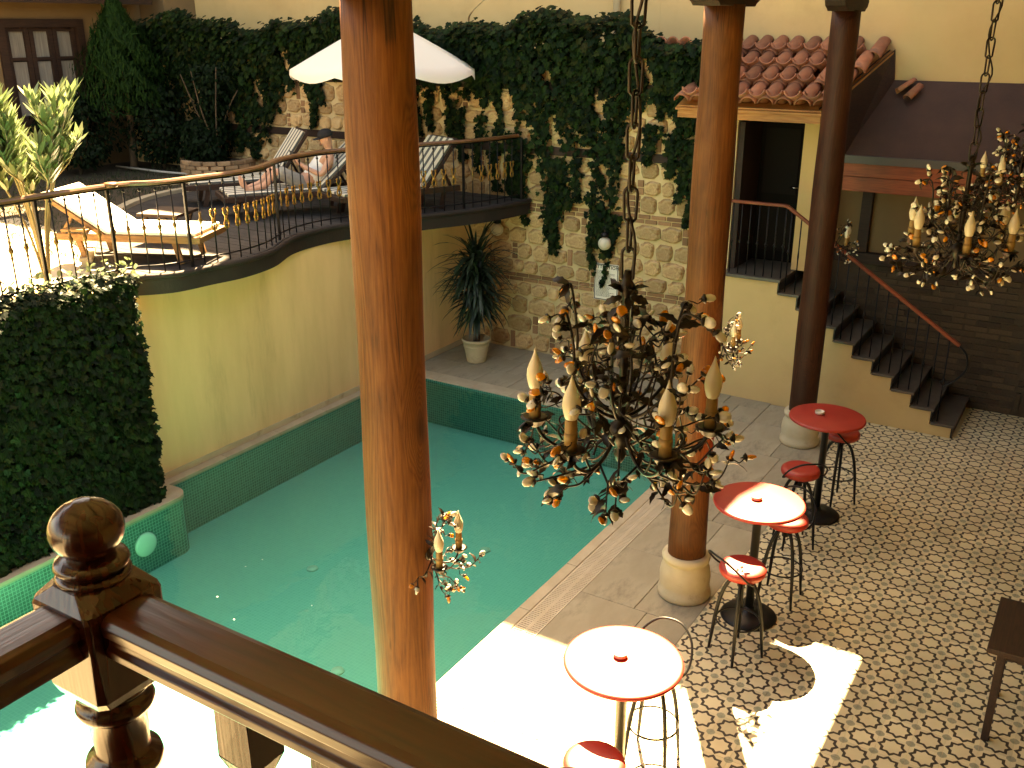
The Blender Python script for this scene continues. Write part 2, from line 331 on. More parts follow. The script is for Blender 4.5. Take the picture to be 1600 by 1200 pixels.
M['yucca'] = leafmat('yucca_leaf', [(.0072,.0210,.0132), (.0150,.0330,.0192), (.0240,.0450,.0240)], .4, .15)
M['bark'] = surf('bark', (.0600,.0420,.0270), (.1200,.0840,.0540), .9, 10, 6, .6, 60, (1,1,.3))
M['stem'] = surf('pale_stem', (.25,.19,.10), (.36,.29,.17), .8, 10, 6, .3, 60)
M['grass'] = leafmat('grass_blade', [(.0153,.0255,.0071), (.0255,.0382,.0102), (.0459,.0510,.0179)], .6, .3)
M['skin'] = plain('skin', (.52,.28,.19), .5, spec=.35)
M['shirt'] = surf('white_cotton', (.74,.72,.66), (.80,.78,.72), .9, 12, 4, .3, 60)
M['shorts'] = surf('grey_cotton', (.2080,.2000,.1760), (.2720,.2640,.2320), .9, 12, 4, .3, 60)
M['cap'] = plain('black_cotton', (.012,.012,.014), .9)

# ================================================================== camera projection (only to rank repeated pieces by size in view)
_a, _p, _f = R(31.8), R(20.3), 1525
_fw = Vector((-math.sin(_a), math.cos(_a), 0)); _rt = Vector((math.cos(_a), math.sin(_a), 0)); _up = Vector((0, 0, 1))
_F = _fw * math.cos(_p) - _up * math.sin(_p); _U = _up * math.cos(_p) + _fw * math.sin(_p)
def in_view(P, m=40):
    d = Vector(P) - Vector((0, 0, 4.6)); z = d.dot(_F)
    if z < .1: return None
    x, y = 800 + _f * d.dot(_rt) / z, 600 - _f * d.dot(_U) / z
    return z if -m < x < 1600 + m and -m < y < 1200 + m else None

# ================================================================== SETTING
PX0, PX1, PY0, PY1 = -8.03, -3.63, .2, 10.15
g = MB(); zg = -.035
for x0, x1, y0, y1 in [(-300, PX0, -300, 300), (PX1, 300, -300, 300), (PX0, PX1, -300, PY0), (PX0, PX1, PY1, 300)]:
    g.add([(x0,y0,zg),(x1,y0,zg),(x1,y1,zg),(x0,y1,zg)], [(0,1,2,3)])
tag(g.build('ground', M['ground']), 'bare courtyard ground under the paving', 'ground', kind='structure')

# ---- pool outline (rounded return where the green panel stands proud)
arc = [(-7.88 + .17 * math.cos(t), 5.86 + .17 * math.sin(t)) for t in [R(90 - 9 * k) for k in range(11)]]
OUT = [(PX1, PY0), (PX1, PY1), (PX0, PY1), (PX0, 6.03)] + arc + [(-7.71, PY0)]
def mosaic(name, ca, cb, cg, s):
    m, N, L, B = new_mat(name)
    tc = N.new('ShaderNodeTexCoord'); sp = N.new('ShaderNodeSeparateXYZ'); L.new(tc.outputs['Object'], sp.inputs[0])
    ad = N.new('ShaderNodeMath'); L.new(sp.outputs[0], ad.inputs[0]); L.new(sp.outputs[1], ad.inputs[1])
    ge = N.new('ShaderNodeNewGeometry'); sn = N.new('ShaderNodeSeparateXYZ'); L.new(ge.outputs['Normal'], sn.inputs[0])
    ab = N.new('ShaderNodeMath'); ab.operation = 'ABSOLUTE'; L.new(sn.outputs[2], ab.inputs[0])
    gt = N.new('ShaderNodeMath'); gt.operation = 'GREATER_THAN'; gt.inputs[1].default_value = .5; L.new(ab.outputs[0], gt.inputs[0])
    cw = N.new('ShaderNodeCombineXYZ'); L.new(ad.outputs[0], cw.inputs[0]); L.new(sp.outputs[2], cw.inputs[1])
    cf = N.new('ShaderNodeCombineXYZ'); L.new(sp.outputs[0], cf.inputs[0]); L.new(sp.outputs[1], cf.inputs[1])
    mv = N.new('ShaderNodeMix'); mv.data_type = 'VECTOR'; L.new(gt.outputs[0], mv.inputs[0]); L.new(cw.outputs[0], mv.inputs[4]); L.new(cf.outputs[0], mv.inputs[5])
    b = N.new('ShaderNodeTexBrick'); b.offset = 0; b.inputs['Scale'].default_value = s; b.inputs['Mortar Size'].default_value = .085; b.inputs['Bias'].default_value = -.1
    b.inputs['Brick Width'].default_value = 1; b.inputs['Row Height'].default_value = 1
    b.inputs['Color1'].default_value = (*ca, 1); b.inputs['Color2'].default_value = (*cb, 1); b.inputs['Mortar'].default_value = (*cg, 1)
    L.new(mv.outputs[1], b.inputs['Vector']); L.new(b.outputs[0], B.inputs['Base Color']); B.inputs['Roughness'].default_value = .25
    return m
M['mosaic'] = mosaic('green_mosaic', (.012,.16,.13), (.022,.22,.185), (.11,.40,.34), 29)
M['mosaic_floor'] = mosaic('pale_green_mosaic', (.15,.52,.45), (.17,.55,.475), (.22,.58,.51), 29)
ZF = -.66
b = MB(); n = len(OUT)
for i in range(n):
    (xa, ya), (xb, yb) = OUT[i], OUT[(i + 1) % n]
    b.add([(xa,ya,ZF),(xb,yb,ZF),(xb,yb,-.012),(xa,ya,-.012)], [(0,1,2,3)])
basin = tag(b.build('pool_basin', M['mosaic']), 'green mosaic sides of the swimming pool', 'pool', kind='structure')
b = MB(); b.add([(x, y, ZF) for x, y in OUT], [tuple(range(n))]); b.build('pool_floor', M['mosaic_floor'], basin)
for px_, py_, zz in [(-6.35, 6.35, ZF), (-5.05, 7.6, ZF), (-5.0, 5.2, ZF)]:
    d = MB(); d.lathe([(.001, .012), (.055, .012), (.06, .0)], 20); d.build('drain', plain('drain_white', (.5,.6,.5), .4), basin, loc=(px_, py_, zz + .001))
lm = plain('pool_lamp_glass', (.75,.82,.72), .2)
d = MB(); d.lathe([(.001, .045), (.07, .04), (.105, .03), (.125, .02), (.13, .0)], 28, Matrix.Rotation(R(90), 4, 'Y')); d.build('pool_lamp', lm, basin, loc=(-7.709, 5.42, -.33))
# water
m, N, L, B = new_mat('pool_water'); N.remove(B)
tr = N.new('ShaderNodeBsdfTransparent'); tr.inputs[0].default_value = (.48, .89, .83, 1)
gl = N.new('ShaderNodeBsdfGlossy'); gl.inputs['Roughness'].default_value = .03
fr = N.new('ShaderNodeFresnel'); fr.inputs[0].default_value = 1.33; mx = N.new('ShaderNodeMixShader')
nz = N.new('ShaderNodeTexNoise'); nz.inputs['Scale'].default_value = 2.6; nz.inputs['Detail'].default_value = 3
tcw = N.new('ShaderNodeTexCoord'); L.new(tcw.outputs['Object'], nz.inputs['Vector'])
bp = N.new('ShaderNodeBump'); bp.inputs['Strength'].default_value = .12; bp.inputs['Distance'].default_value = .05
L.new(nz.outputs['Fac'], bp.inputs['Height']); L.new(bp.outputs[0], gl.inputs['Normal']); L.new(bp.outputs[0], fr.inputs['Normal'])
L.new(fr.outputs[0], mx.inputs[0]); L.new(tr.outputs[0], mx.inputs[1]); L.new(gl.outputs[0], mx.inputs[2]); L.new(mx.outputs[0], N['Material Output'].inputs[0])
b = MB(); b.add([(x, y, -.028) for x, y in OUT], [tuple(range(n))]); wt = tag(b.build('water', m), 'still green pool water', 'water', kind='structure')
if wt.data.polygons[0].normal.z < 0: wt.data.flip_normals()
fp = MB(); fp.lathe([(.001, .003), (.009, .002), (.011, 0)], 8); fpm = fp.mesh('floating_petal'); fpm.materials.append(plain('petal_white', (.8,.78,.7), .6))
for k in range(9):
    o = link('floating_petal', fpm, None, None, (random.uniform(-6.2, -4.3), random.uniform(4.3, 6.6), -.026), (0, 0, k), (.75, .5, 1)); tag(o, 'tiny white petal floating on the pool water', 'petal', 'white petals scattered on the pool')

# ---- pool deck: slabs, coping, overflow grating
deck = tag(thing('pool_deck', 'pale travertine paving round the pool', 'paving'), kind='structure')
SL = {}
def slab(x0, x1, y0, y1, z1=0., mat='travertine', name='slab', th=.05, gap=.004, dz=True):
    w, l = round(x1 - x0 - gap, 3), round(y1 - y0 - gap, 3); key = (w, l, mat)
    if key not in SL:
        b = MB(); b.box((-w/2, -l/2, -th), (w/2, l/2, 0)); SL[key] = b.mesh(name, .003, 1); SL[key].materials.append(M[mat])
    return link(name, SL[key], None, deck, ((x0+x1)/2, (y0+y1)/2, z1 + (random.uniform(-.0015, .0015) if dz else 0)))
y = .2
k = 0
while y < 11.6:
    h = .9 if y + .9 < 11.7 else 11.68 - y
    off = 0 if k % 2 else .12
    slab(-3.33, -2.83 + off, y, y + h); slab(-2.83 + off, -2.33, y, y + h); y += .9; k += 1
for i in range(9):            # far strip
    x0 = -8.14 + i * .534
    for y0, y1 in [(10.40, 10.92), (10.92, 11.43), (11.43, 11.94)]:
        sh_ = .2 if (y0 > 10.9 and y0 < 11) else 0
        slab(x0 + (sh_ if i else 0), x0 + .534 + (sh_ if i < 8 else 0), y0, y1)
for i in range(8): slab(-8.14 + i * .6, -7.54 + i * .6, 10.15, 10.40, .004, 'coping', 'coping_slab')
for i in range(12): slab(-3.66, -3.55, .2 + i * .83, 1.03 + i * .83 if i < 11 else 10.15, .004, 'coping', 'coping_slab')
for i in range(5): slab(-8.15, -8.02, 6.02 + i * .826, 6.846 + i * .826, .006, 'coping', 'coping_slab')
b = MB(); ring = [(-8.15, 6.02)] + [(-7.88 + .185 * math.cos(t), 5.86 + .175 * math.sin(t)) for t in [R(90 - 9 * k) for k in range(11)]] + [(-7.695, 4.6), (-8.15, 4.6)]
b.prism(ring, -.05, .006); b.build('coping_slab', M['coping'], deck, .004)
for i in range(4): slab(-8.15, -7.695, 4.6 - 1.1 * (i + 1), 4.6 - 1.1 * i, .006, 'coping', 'coping_slab')
gr = MB()
for i in range(10):
    pass
for row in range(2):
    x0 = -3.548 + row * .109
    gr.box((x0, .2, -.03), (x0 + .012, 10.39, -.002)); gr.box((x0 + .094, .2, -.03), (x0 + .106, 10.39, -.002))
    for i in range(392):
        y0 = .2 + i * .026
        gr.box((x0 + .0121, y0, -.02), (x0 + .0939, y0 + .016, -.003))
tag(gr.build('overflow_grating', surf('grating_plastic', (.46,.39,.28), (.56,.48,.36), .6, 4, 5, 0, island=0), deck), 'slatted overflow grating along the pool edge', kind='stuff')

# ---- patterned cement tile floor
m, N, L, B = new_mat('star_tile')
ge = N.new('ShaderNodeNewGeometry'); sp = N.new('ShaderNodeSeparateXYZ'); L.new(ge.outputs['Position'], sp.inputs[0])
def mth(op, a, b_=None, c=None):
    nd = N.new('ShaderNodeMath'); nd.operation = op
    for i, v in enumerate((a, b_, c)):
        if v is None: continue
        if isinstance(v, (int, float)): nd.inputs[i].default_value = v
        else: L.new(v, nd.inputs[i])
    return nd.outputs[0]
TX0, TY0, TP = -2.33, .2, .2
def cell(o, off): return mth('SUBTRACT', mth('FRACT', mth('DIVIDE', mth('SUBTRACT', o, off), TP)), .5)
cx = mth('ABSOLUTE', cell(sp.outputs[0], TX0 - 20)); cy = mth('ABSOLUTE', cell(sp.outputs[1], TY0 - 20))
sq = mth('MAXIMUM', cx, cy); di = mth('MULTIPLY', mth('ADD', cx, cy), .7071); st = mth('MINIMUM', sq, di)
nzz = N.new('ShaderNodeTexNoise'); nzz.inputs['Scale'].default_value = 60; nzz.inputs['Detail'].default_value = 2; L.new(ge.outputs['Position'], nzz.inputs['Vector'])
st = mth('ADD', st, mth('MULTIPLY', mth('SUBTRACT', nzz.outputs['Fac'], .5), .012))
ring_ = mth('MULTIPLY', mth('GREATER_THAN', st, .250), mth('LESS_THAN', st, .346))
ux = mth('SUBTRACT', .5, cx); uy = mth('SUBTRACT', .5, cy)
oc = mth('MAXIMUM', mth('MAXIMUM', ux, uy), mth('MULTIPLY', mth('ADD', ux, uy), .74)); gre = mth('LESS_THAN', oc, .150)
n1 = N.new('ShaderNodeTexNoise'); n1.inputs['Scale'].default_value = 2.2; n1.inputs['Detail'].default_value = 7; L.new(ge.outputs['Position'], n1.inputs['Vector'])
r1 = ramp(N, [(.3, (.56,.485,.31)), (.7, (.69,.615,.415))]); L.new(n1.outputs['Fac'], r1.inputs[0])
mg = N.new('ShaderNodeMixRGB'); L.new(gre, mg.inputs[0]); L.new(r1.outputs[0], mg.inputs[1]); mg.inputs[2].default_value = (.30,.30,.215,1)
md = N.new('ShaderNodeMixRGB'); L.new(ring_, md.inputs[0]); L.new(mg.outputs[0], md.inputs[1]); md.inputs[2].default_value = (.030,.023,.018,1)
oi = N.new('ShaderNodeObjectInfo'); hv = N.new('ShaderNodeHueSaturation'); mr = N.new('ShaderNodeMapRange'); mr.inputs['To Min'].default_value = .9; mr.inputs['To Max'].default_value = 1.08
L.new(oi.outputs['Random'], mr.inputs[0]); L.new(mr.outputs[0], hv.inputs['Value']); L.new(md.outputs[0], hv.inputs['Color'])
L.new(hv.outputs[0], B.inputs['Base Color']); B.inputs['Roughness'].default_value = .5
n2 = N.new('ShaderNodeTexNoise'); n2.inputs['Scale'].default_value = 5; n2.inputs['Detail'].default_value = 6; L.new(ge.outputs['Position'], n2.inputs['Vector'])
mrr = N.new('ShaderNodeMapRange'); mrr.inputs['To Min'].default_value = .3; mrr.inputs['To Max'].default_value = .7; L.new(n2.outputs['Fac'], mrr.inputs[0]); L.new(mrr.outputs[0], B.inputs['Roughness'])
M['star_tile'] = m
b = MB(); b.box((TX0, .2, -.03), (6.0, 13.0, -.006)); tf = tag(b.build('tiled_floor', M['mortar']), 'floor of patterned cement tiles with dark star outlines', 'floor', kind='structure')
cells = []
for i in range(41):
    for j in range(64):
        x, y = TX0 + TP * (i + .5), TY0 + TP * (j + .5)
        if x < -1.05 and y > 11.75: continue
        z = in_view((x, y, 0), 60); cells.append((z if z else 1e3 + y, x, y))
cells.sort()
b = MB(); b.box((-.0992, -.0992, -.02), (.0992, .0992, 0)); tme = b.mesh('tile', .0012, 1); tme.materials.append(M['star_tile'])
for z, x, y in cells[:300]: link('tile', tme, None, tf, (x, y, random.uniform(-.0006, .0006)))
C = np.array([(x, y, 0) for z, x, y in cells[300:]])
hh = .0992; cor = np.array([(-hh,-hh,-.01),(hh,-hh,-.01),(hh,hh,-.01),(-hh,hh,-.01),(-hh,-hh,0),(hh,-hh,0),(hh,hh,0),(-hh,hh,0)])
far = np_mesh('far_tiles', (C[:, None, :] + cor[None]).reshape(-1, 3), 8, [(4,5,6,7),(0,1,5,4),(1,2,6,5),(2,3,7,6),(3,0,4,7)], M['star_tile'], tf)
tag(far, 'the tiles farther off', kind='stuff')

M['edge'] = surf('tarred_edge', (.010,.007,.006), (.022,.014,.011), .75, 4, 6, .3, 60)
# ================================================================== TERRACE
TZ = 2.27
EDGE = spline([(-8.12,5.95,0),(-7.86,6.27,0),(-7.78,6.7,0),(-7.72,7.1,0),(-7.80,7.6,0),(-8.08,8.2,0),(-8.13,8.8,0),(-7.98,9.35,0),(-7.62,10.1,0),(-7.22,11.0,0),(-7.05,11.93,0)], 10)
EX = [p.x for p in EDGE]; EY = [p.y for p in EDGE]
def edge_x(y):
    return float(np.interp(y, EY, EX)) if y > 5.95 else -8.12
b = MB(); b.box((-60, -20, -.03), (-8.16, 11.94, TZ - .06)); b.box((-60, 11.94, -.03), (-15.6, 40, TZ - .06))
terr = tag(b.build('terrace_ground', M['soil']), 'raised garden ground of the terrace', 'ground', kind='structure')
# pale paving by the planted edge
b = MB(); b.add([(-12.2,2,TZ-.055),(-8.17,2,TZ-.055),(-8.17,6.15,TZ-.055),(-9.0,6.3,TZ-.055),(-11.2,7.2,TZ-.055),(-12.2,7.4,TZ-.055)], [tuple(range(6))]); b.build('pale_path', M['sand'], terr)
# deck boards, cut to the curved edge and to the curved kerb
def kerb_x(y):
    t = max(0., min(1., (y - 6.1) / 3.6)); return -8.9 - 2.8 * math.sin(t * math.pi / 2) + (0 if y < 9.7 else .35 * (y - 9.7))
tdeck = tag(thing('terrace_deck', 'grey timber deck with a wavy front edge', 'deck'), kind='structure')
BW = .115
y = 6.05
while y < 11.9:
    y1 = min(y + BW, 11.93); a0, a1 = kerb_x(y), kerb_x(y1); e0, e1 = edge_x(y + .003) - .05, edge_x(y1 - .003) - .05
    bb = MB(); bb.prism([(a0, y + .003), (e0, y + .003), (e1, y1 - .003), (a1, y1 - .003)], TZ - .045, TZ + random.uniform(-.002, .002))
    bb.build('deck_board', M['deckboard'], tdeck); y += BW
b = MB(); pts = [(p.x, p.y) for p in EDGE if p.y < 11.92]
inner = [(-8.20, q[1]) for q in reversed(pts)]
b.prism(pts + inner, TZ - .20, TZ - .05); b.build('edge_slab', M['edge'], tdeck)
b = MB(); b.tube([(x, y, TZ - .02) for x, y in pts], .032, 8); b.build('edge_trim', M['edge'], tdeck)
# curved pale kerb between garden and deck: separate kerb stones
kp = [(kerb_x(y) - .07, y) for y in np.arange(6.1, 11.9, .36)]
for (xa, ya), (xb, yb) in zip(kp[:-1], kp[1:]):
    b = MB(); b.bar((xa, ya, TZ - .0), (xb - (xb-xa)*.02, yb - (yb-ya)*.02, TZ - .0), .13, .10); b.build('kerb_stone', M['coping'], tdeck, .006)
# grass in the garden
gx = RNG.uniform(-14.5, -9.2, 9000); gy = RNG.uniform(6.2, 11.6, 9000)
k_ = np.array([kerb_x(v) for v in gy]); keep = (gx < k_ - .15) & (RNG.random(9000) < .75); gx, gy = gx[keep], gy[keep]
C = np.stack([gx, gy, np.full(len(gx), TZ - .06)], 1)
go = leaves('grass', C, np.tile(np.array([[.3, -1, .2]]), (len(C), 1)), RNG.uniform(.04, .10, len(C)), [(0,0),(.08,.5),(0,1),(-.08,.5)], M['grass'], None, up=np.tile(np.array([[0,0,1.0]]), (len(C),1)))
tag(go, 'sparse short grass behind the timber deck', 'grass', kind='stuff')

# ---- retaining wall
b = MB(); b.box((-8.45, 5.80, -.03), (-8.15, 11.94, TZ - .201))
rw = b.build('retaining_wall', M['plaster_streak']); tag(rw, 'plain yellow plaster wall beside the pool under the terrace', 'wall')
b = MB(); b.box((-8.1499, 6.05, .004), (-8.138, 11.93, .075)); b.build('skirting', M['stone_base'], rw)
b = MB(); b.box((-8.449, -3, -.03), (-7.90, 5.799, TZ - .03)); hw = b.build('planter_wall', M['plaster']); tag(hw, 'low wall hidden behind the panel of green leaves', 'wall')

# ---- leafy panel on the planter wall
hedge = thing('leaf_panel', 'dense dark green ivy panel covering the wall beside the pool', 'hedge', (-7.9, 4, 0))
nl = 15000
hy = RNG.uniform(2.2, 5.80, nl); hz = RNG.uniform(.03, TZ + .05, nl); hx = -7.88 + RNG.random(nl) * .10
ed = 5.80 + .03 * np.sin(hz * 23) - .02 * RNG.random(nl); hy = np.minimum(hy, ed)
C = np.stack([hx, hy, hz], 1) - np.array([[-7.9, 4, 0]])
leaves('foliage', C, np.tile(np.array([[1, -.1, .55]]), (nl, 1)), RNG.uniform(.055, .095, nl), IVY, M['hedge'], hedge, spread=.8)
nt = 1500; C = np.stack([RNG.uniform(-8.3, -7.75, nt), RNG.uniform(2.2, 5.85, nt), TZ + RNG.random(nt) * .10], 1) - np.array([[-7.9, 4, 0]])
leaves('top_foliage', C, np.tile(np.array([[.4, 0, 1]]), (nt, 1)), RNG.uniform(.05, .085, nt), IVY, M['hedge'], hedge)
b = MB(); b.box((-.004, -1.8, .02), (.012, 1.79, TZ - .05)); b.build('backing', plain('panel_backing', (.012,.02,.01), .9), hedge)

# ---- terrace railing
rail = thing('terrace_railing', 'wavy iron railing with gilded ornaments and wooden handrail along the terrace', 'railing', (0, 0, 0))
rp = [(-8.2, 2.2, 0), (-8.2, 3.4, 0), (-8.2, 4.6, 0), (-8.2, 5.5, 0), (-8.17, 5.85, 0)] + [(p.x - .10, p.y + .03, 0) for p in EDGE[4:-2:4]] + [(-7.17, 11.72, 0)]
rp = spline(rp, 8); RZ = TZ + .88
b = MB()
prof = [(-.035,-.016),(.035,-.016),(.042,.004),(.030,.022),(-.030,.022),(-.042,.004)]
vs_, fs = [], []
for i, p in enumerate(rp):
    t = (rp[min(i+1, len(rp)-1)] - rp[max(i-1, 0)]).normalized(); s_ = Vector((t.y, -t.x, 0))
    for u, w in prof: vs_.append(p + s_ * u + Vector((0, 0, RZ + w)))
for i in range(len(rp) - 1):
    for k in range(6): fs.append((i*6+k, i*6+(k+1) % 6, (i+1)*6+(k+1) % 6, (i+1)*6+k))
fs += [tuple(range(5, -1, -1)), tuple((len(rp)-1)*6 + k for k in range(6))]
b.add(vs_, fs); b.build('handrail', M['handrail'], rail, .006)
b = MB(); b.tube([p + Vector((0, 0, TZ + .07)) for p in rp], .010, 6); b.build('bottom_bar', M['iron'], rail)
b = MB(); b.tube([p + Vector((0, 0, RZ - .03)) for p in rp], .009, 6); b.build('top_bar', M['iron'], rail)
rod = MB(); rod.tube([(0,0,.0), (0,0,.84)], .0075, 6); rod.lathe([(.008,.80),(.016,.815),(.008,.83)], 8); rodm = rod.mesh('baluster'); rodm.materials.append(M['iron'])
kn = MB(); kn.lathe([(.008,.36),(.014,.38),(.009,.395),(.012,.42),(.024,.45),(.012,.48),(.009,.505),(.014,.52),(.008,.54)], 8); knm = kn.mesh('ornament'); knm.materials.append(plain('dull_bronze', (.16,.10,.04), .4, .8))
go_ = MB()
for sx in (-1, 1):
    go_.tube(spline([(0,0,.33),(sx*.028,0,.37),(sx*.016,0,.42),(sx*.012,0,.46),(sx*.030,0,.50),(sx*.022,0,.535)], 5), .0095, 6)
    go_.lathe([(.001,-.016),(.013,-.008),(.015,0),(.013,.008),(.001,.016)], 8, Matrix.Translation((sx*.026, 0, .535)))
    go_.lathe([(.001,-.014),(.011,-.007),(.013,0),(.011,.007),(.001,.014)], 8, Matrix.Translation((sx*.020, 0, .345)))
go_.lathe([(.008,.40),(.02,.43),(.008,.46)], 8); gom = go_.mesh('ornament'); gom.materials.append(M['gold'])
acc = 0; last = rp[0]; nb = 0
post_m = MB(); post_m.box((-.014,-.014,-.02), (.014,.014,.85)); post_me = post_m.mesh('post', .003); post_me.materials.append(M['iron'])
for p in rp[1:]:
    seg = (p - last).length; pos = 0
    while acc + (seg - pos) >= .148:
        pos += .148 - acc; acc = 0; q = last.lerp(p, pos / seg); nb += 1
        t = (p - last).normalized(); ang = math.atan2(t.y, t.x)
        if nb % 10 == 0:
            link('post', post_me, None, rail, (q.x, q.y, TZ), (0, 0, ang)); continue
        o = link('baluster', rodm, None, rail, (q.x, q.y, TZ), (0, 0, ang))
        link('ornament', gom if (q.y > 6.45 and nb % 10 not in (1,)) else knm, None, o)
    acc += seg - pos; last = p
link('post', post_me, None, rail, (-7.15, 11.78, TZ)); link('post', post_me, None, rail, (-8.16, 5.88, TZ))
sc_ = MB(); sc_.lathe([(.001,-.018),(.06,-.018),(.07,0),(.06,.02),(.001,.024)], 18); sc_.build('rail_scroll', M['handrail'], rail, loc=(-8.14, 5.92, RZ + .012))

# ================================================================== STONE WALL
WY = 11.95
b = MB(); b.box((-8.2, WY, -.03), (-4.14, WY + .5, 3.55)); b.box((-8.2, WY, 3.55), (-4.79, WY + .5, 4.28)); b.box((-15.6, WY, TZ - .10), (-8.2, WY + .5, 4.28))
sw = b.build('stone_wall', M['mortar']); tag(sw, 'rubble stone wall with thin brick courses and dark timber bands behind the pool', 'wall')
def stone_shape(seed):
    r = random.Random(seed); n = 10; e = r.uniform(3.2, 8); out = []
    for k in range(n):
        a = 2 * math.pi * (k + .5 * r.random()) / n; c, s_ = math.cos(a), math.sin(a)
        q = (abs(c) ** e + abs(s_) ** e) ** (-1 / e) * r.uniform(.92, 1.0); out.append((q * c * .5, q * s_ * .5))
    vs_ = [(x, 0.012, z) for x, z in out] + [(x * .97, -.026, z * .97) for x, z in out] + [(x * .80, -.045 - r.uniform(0, .012), z * .80) for x, z in out] + [(0, -.052, 0)]
    fs = [(k, (k+1) % n, n + (k+1) % n, n + k) for k in range(n)] + [(n + k, n + (k+1) % n, 2*n + (k+1) % n, 2*n + k) for k in range(n)] + [(2*n + k, 2*n + (k+1) % n, 3*n) for k in range(n)]
    return vs_, fs
SHP = [stone_shape(i) for i in range(12)]; SME = []
for vs_, fs in SHP:
    q = MB(); q.add(vs_, fs); me = q.mesh('stone'); me.materials.append(M['stone']); SME.append(me)
qb = MB(); qb.box((-.5, -.022, -.5), (.5, .01, .5)); bme = qb.mesh('brick'); bme.materials.append(M['brick'])
sts = []; brs = []
def bricks_row(z, h, x0=-8.15, x1=-4.16):
    x = x0
    while x < x1 - .1:
        w = random.uniform(.17, .27); w = min(w, x1 - x); brs.append((x + w/2, z + h/2, w - .022, h - .016)); x += w
bands = [(.01, 1.04, 4), (1.17, 2.08, 4), (2.22, 2.89, 3), (3.02, 3.74, 3), (3.86, 4.26, 2)]
for z0, z1, nr in bands:
    hs = [random.uniform(.8, 1.2) for _ in range(nr)]; tot = sum(hs); zz = z0
    for h in hs:
        h = h / tot * (z1 - z0); x = -15.5 if z0 > 2.1 else -8.14
        while x < -4.2:
            w = h * random.uniform(.85, 1.75); w = min(w, -4.16 - x)
            if random.random() < .16 and w > .2:
                bw = random.uniform(.06, .09); q = random.choice((1, 2, 3))
                for kk in range(q): brs.append((x + bw/2 + .01, zz + h * (kk + .5) / q, bw, h / q - .02))
                x += bw + .015; continue
            if w > .08 and not (zz + h > 3.5 and x + w > -4.8):
                dz = h * random.uniform(-.04, .04); sts.append((x + w/2, zz + h/2 + dz, w - random.uniform(.004, .018), h - random.uniform(.004, .02)))
            x += w
        zz += h
for z in (1.045, 1.107, 2.085, 2.15): bricks_row(z, .062)
bricks_row(2.895, .0); brs = [q for q in brs if q[3] > .01]
sts.sort(key=lambda s_: (in_view((s_[0], WY, s_[1]), 0) or 1e3) / max(s_[2], .05) ** .3)
for i, (x, z, w, h) in enumerate(sts[:300]):
    link('stone', SME[i % 12], None, sw, (x, WY, z), (0, random.uniform(-.05, .05), 0), (w, random.uniform(.7, 1.25), h))
rest = MB()
for i, (x, z, w, h) in enumerate(sts[300:]):
    vs_, fs = SHP[i % 12]; rest.add([(x + vx * w, WY + vy, z + vz * h) for vx, vy, vz in vs_], fs)
if sts[300:]: tag(rest.build('far_stones', M['stone'], sw), 'stones of the farther left part of the wall', kind='stuff')
brs.sort(key=lambda s_: in_view((s_[0], WY, s_[1]), 0) or 1e3)
for x, z, w, h in brs[:300]: link('brick', bme, None, sw, (x, WY, z), None, (w, random.uniform(.7, 1.2), h))
for z in (2.95, 3.80):
    q = MB(); q.box((-15.5, WY - .05, z - .055), (-4.17 if z < 3 else -4.8, WY + .02, z + .055)); q.build('timber_band', M['beam'], sw, .008)
# clay coping tiles on the wall top
cv = []; cf = []; n = 9
for j in range(2):
    for k in range(n):
        a = math.pi * k / (n - 1); r_ = .085 if j else .07
        cv.append((r_ * math.cos(a), -.2 + .4 * j, r_ * math.sin(a))); cv.append(((r_ - .014) * math.cos(a), -.2 + .4 * j, (r_ - .014) * math.sin(a)))
for k in range(n - 1):
    a, b_, c, d = 2*k, 2*(k+1), 2*n + 2*(k+1), 2*n + 2*k
    cf += [(a, b_, c, d), (a+1, d+1, c+1, b_+1), (a, a+1, b_+1, b_), (d, c, c+1, d+1)]
cf += [(0, 2*n, 2*n+1, 1), (2*(n-1), 2*(n-1)+1, 2*n+2*(n-1)+1, 2*n+2*(n-1))]
q = MB(); q.add(cv, cf, True); RT = q.mesh('roof_tile'); RT.materials.append(M['roof_tile'])
for i in range(6): link('coping_tile', RT, None, sw, (-5.72 + i * .17, WY + .10, 4.29), (R(24), 0, R(180 + random.uniform(-4, 4))))

# ================================================================== BACK BUILDING (casts the long shade over the court)
BY = 13.2
bk = thing('back_building', 'tall yellow plastered building rising behind the stone wall', 'building', (-6, BY, 0))
def part(name, lo, hi, mat, parent, bevel=0):
    q = MB(); q.box(lo, hi); o = q.build(name, mat, None, bevel)
    o.parent = parent; o.matrix_parent_inverse = Matrix.Translation(parent.location).inverted(); return o
part('wall', (-15.0, BY, -.03), (-5.80, BY + 8, 11.2), M['plaster'], bk)
part('wall', (-5.80, BY + .003, -.03), (6, BY + 7, 9.3), M['plaster'], bk)
part('side_wall', (-15.85, WY + .55, -.03), (-15.003, BY + 6, 9.6), M['plaster_house'], bk)
part('eave', (-15.6, BY - .55, 11.201), (-5.75, BY + 8.5, 11.45), M['beam'], bk)
q = MB(); q.add([(-5.80, BY - .5, 9.3), (6, BY - .5, 9.3), (6, BY + 7.5, 9.3), (-5.80, BY + 7.5, 9.3), (-5.80, BY - .5, 11.3), (-5.03, BY - .5, 9.75), (6, BY - .5, 9.58), (-5.80, BY + 7.5, 11.3), (-5.03, BY + 7.5, 9.75), (6, BY + 7.5, 9.58)],
    [(0,3,2,1), (0,1,6,5,4), (3,7,8,9,2), (4,5,8,7), (5,6,9,8), (0,4,7,3), (1,2,9,6)]); o = q.build('roof', M['roof_tile'], None); o.parent = bk; o.matrix_parent_inverse = Matrix.Translation(bk.location).inverted()
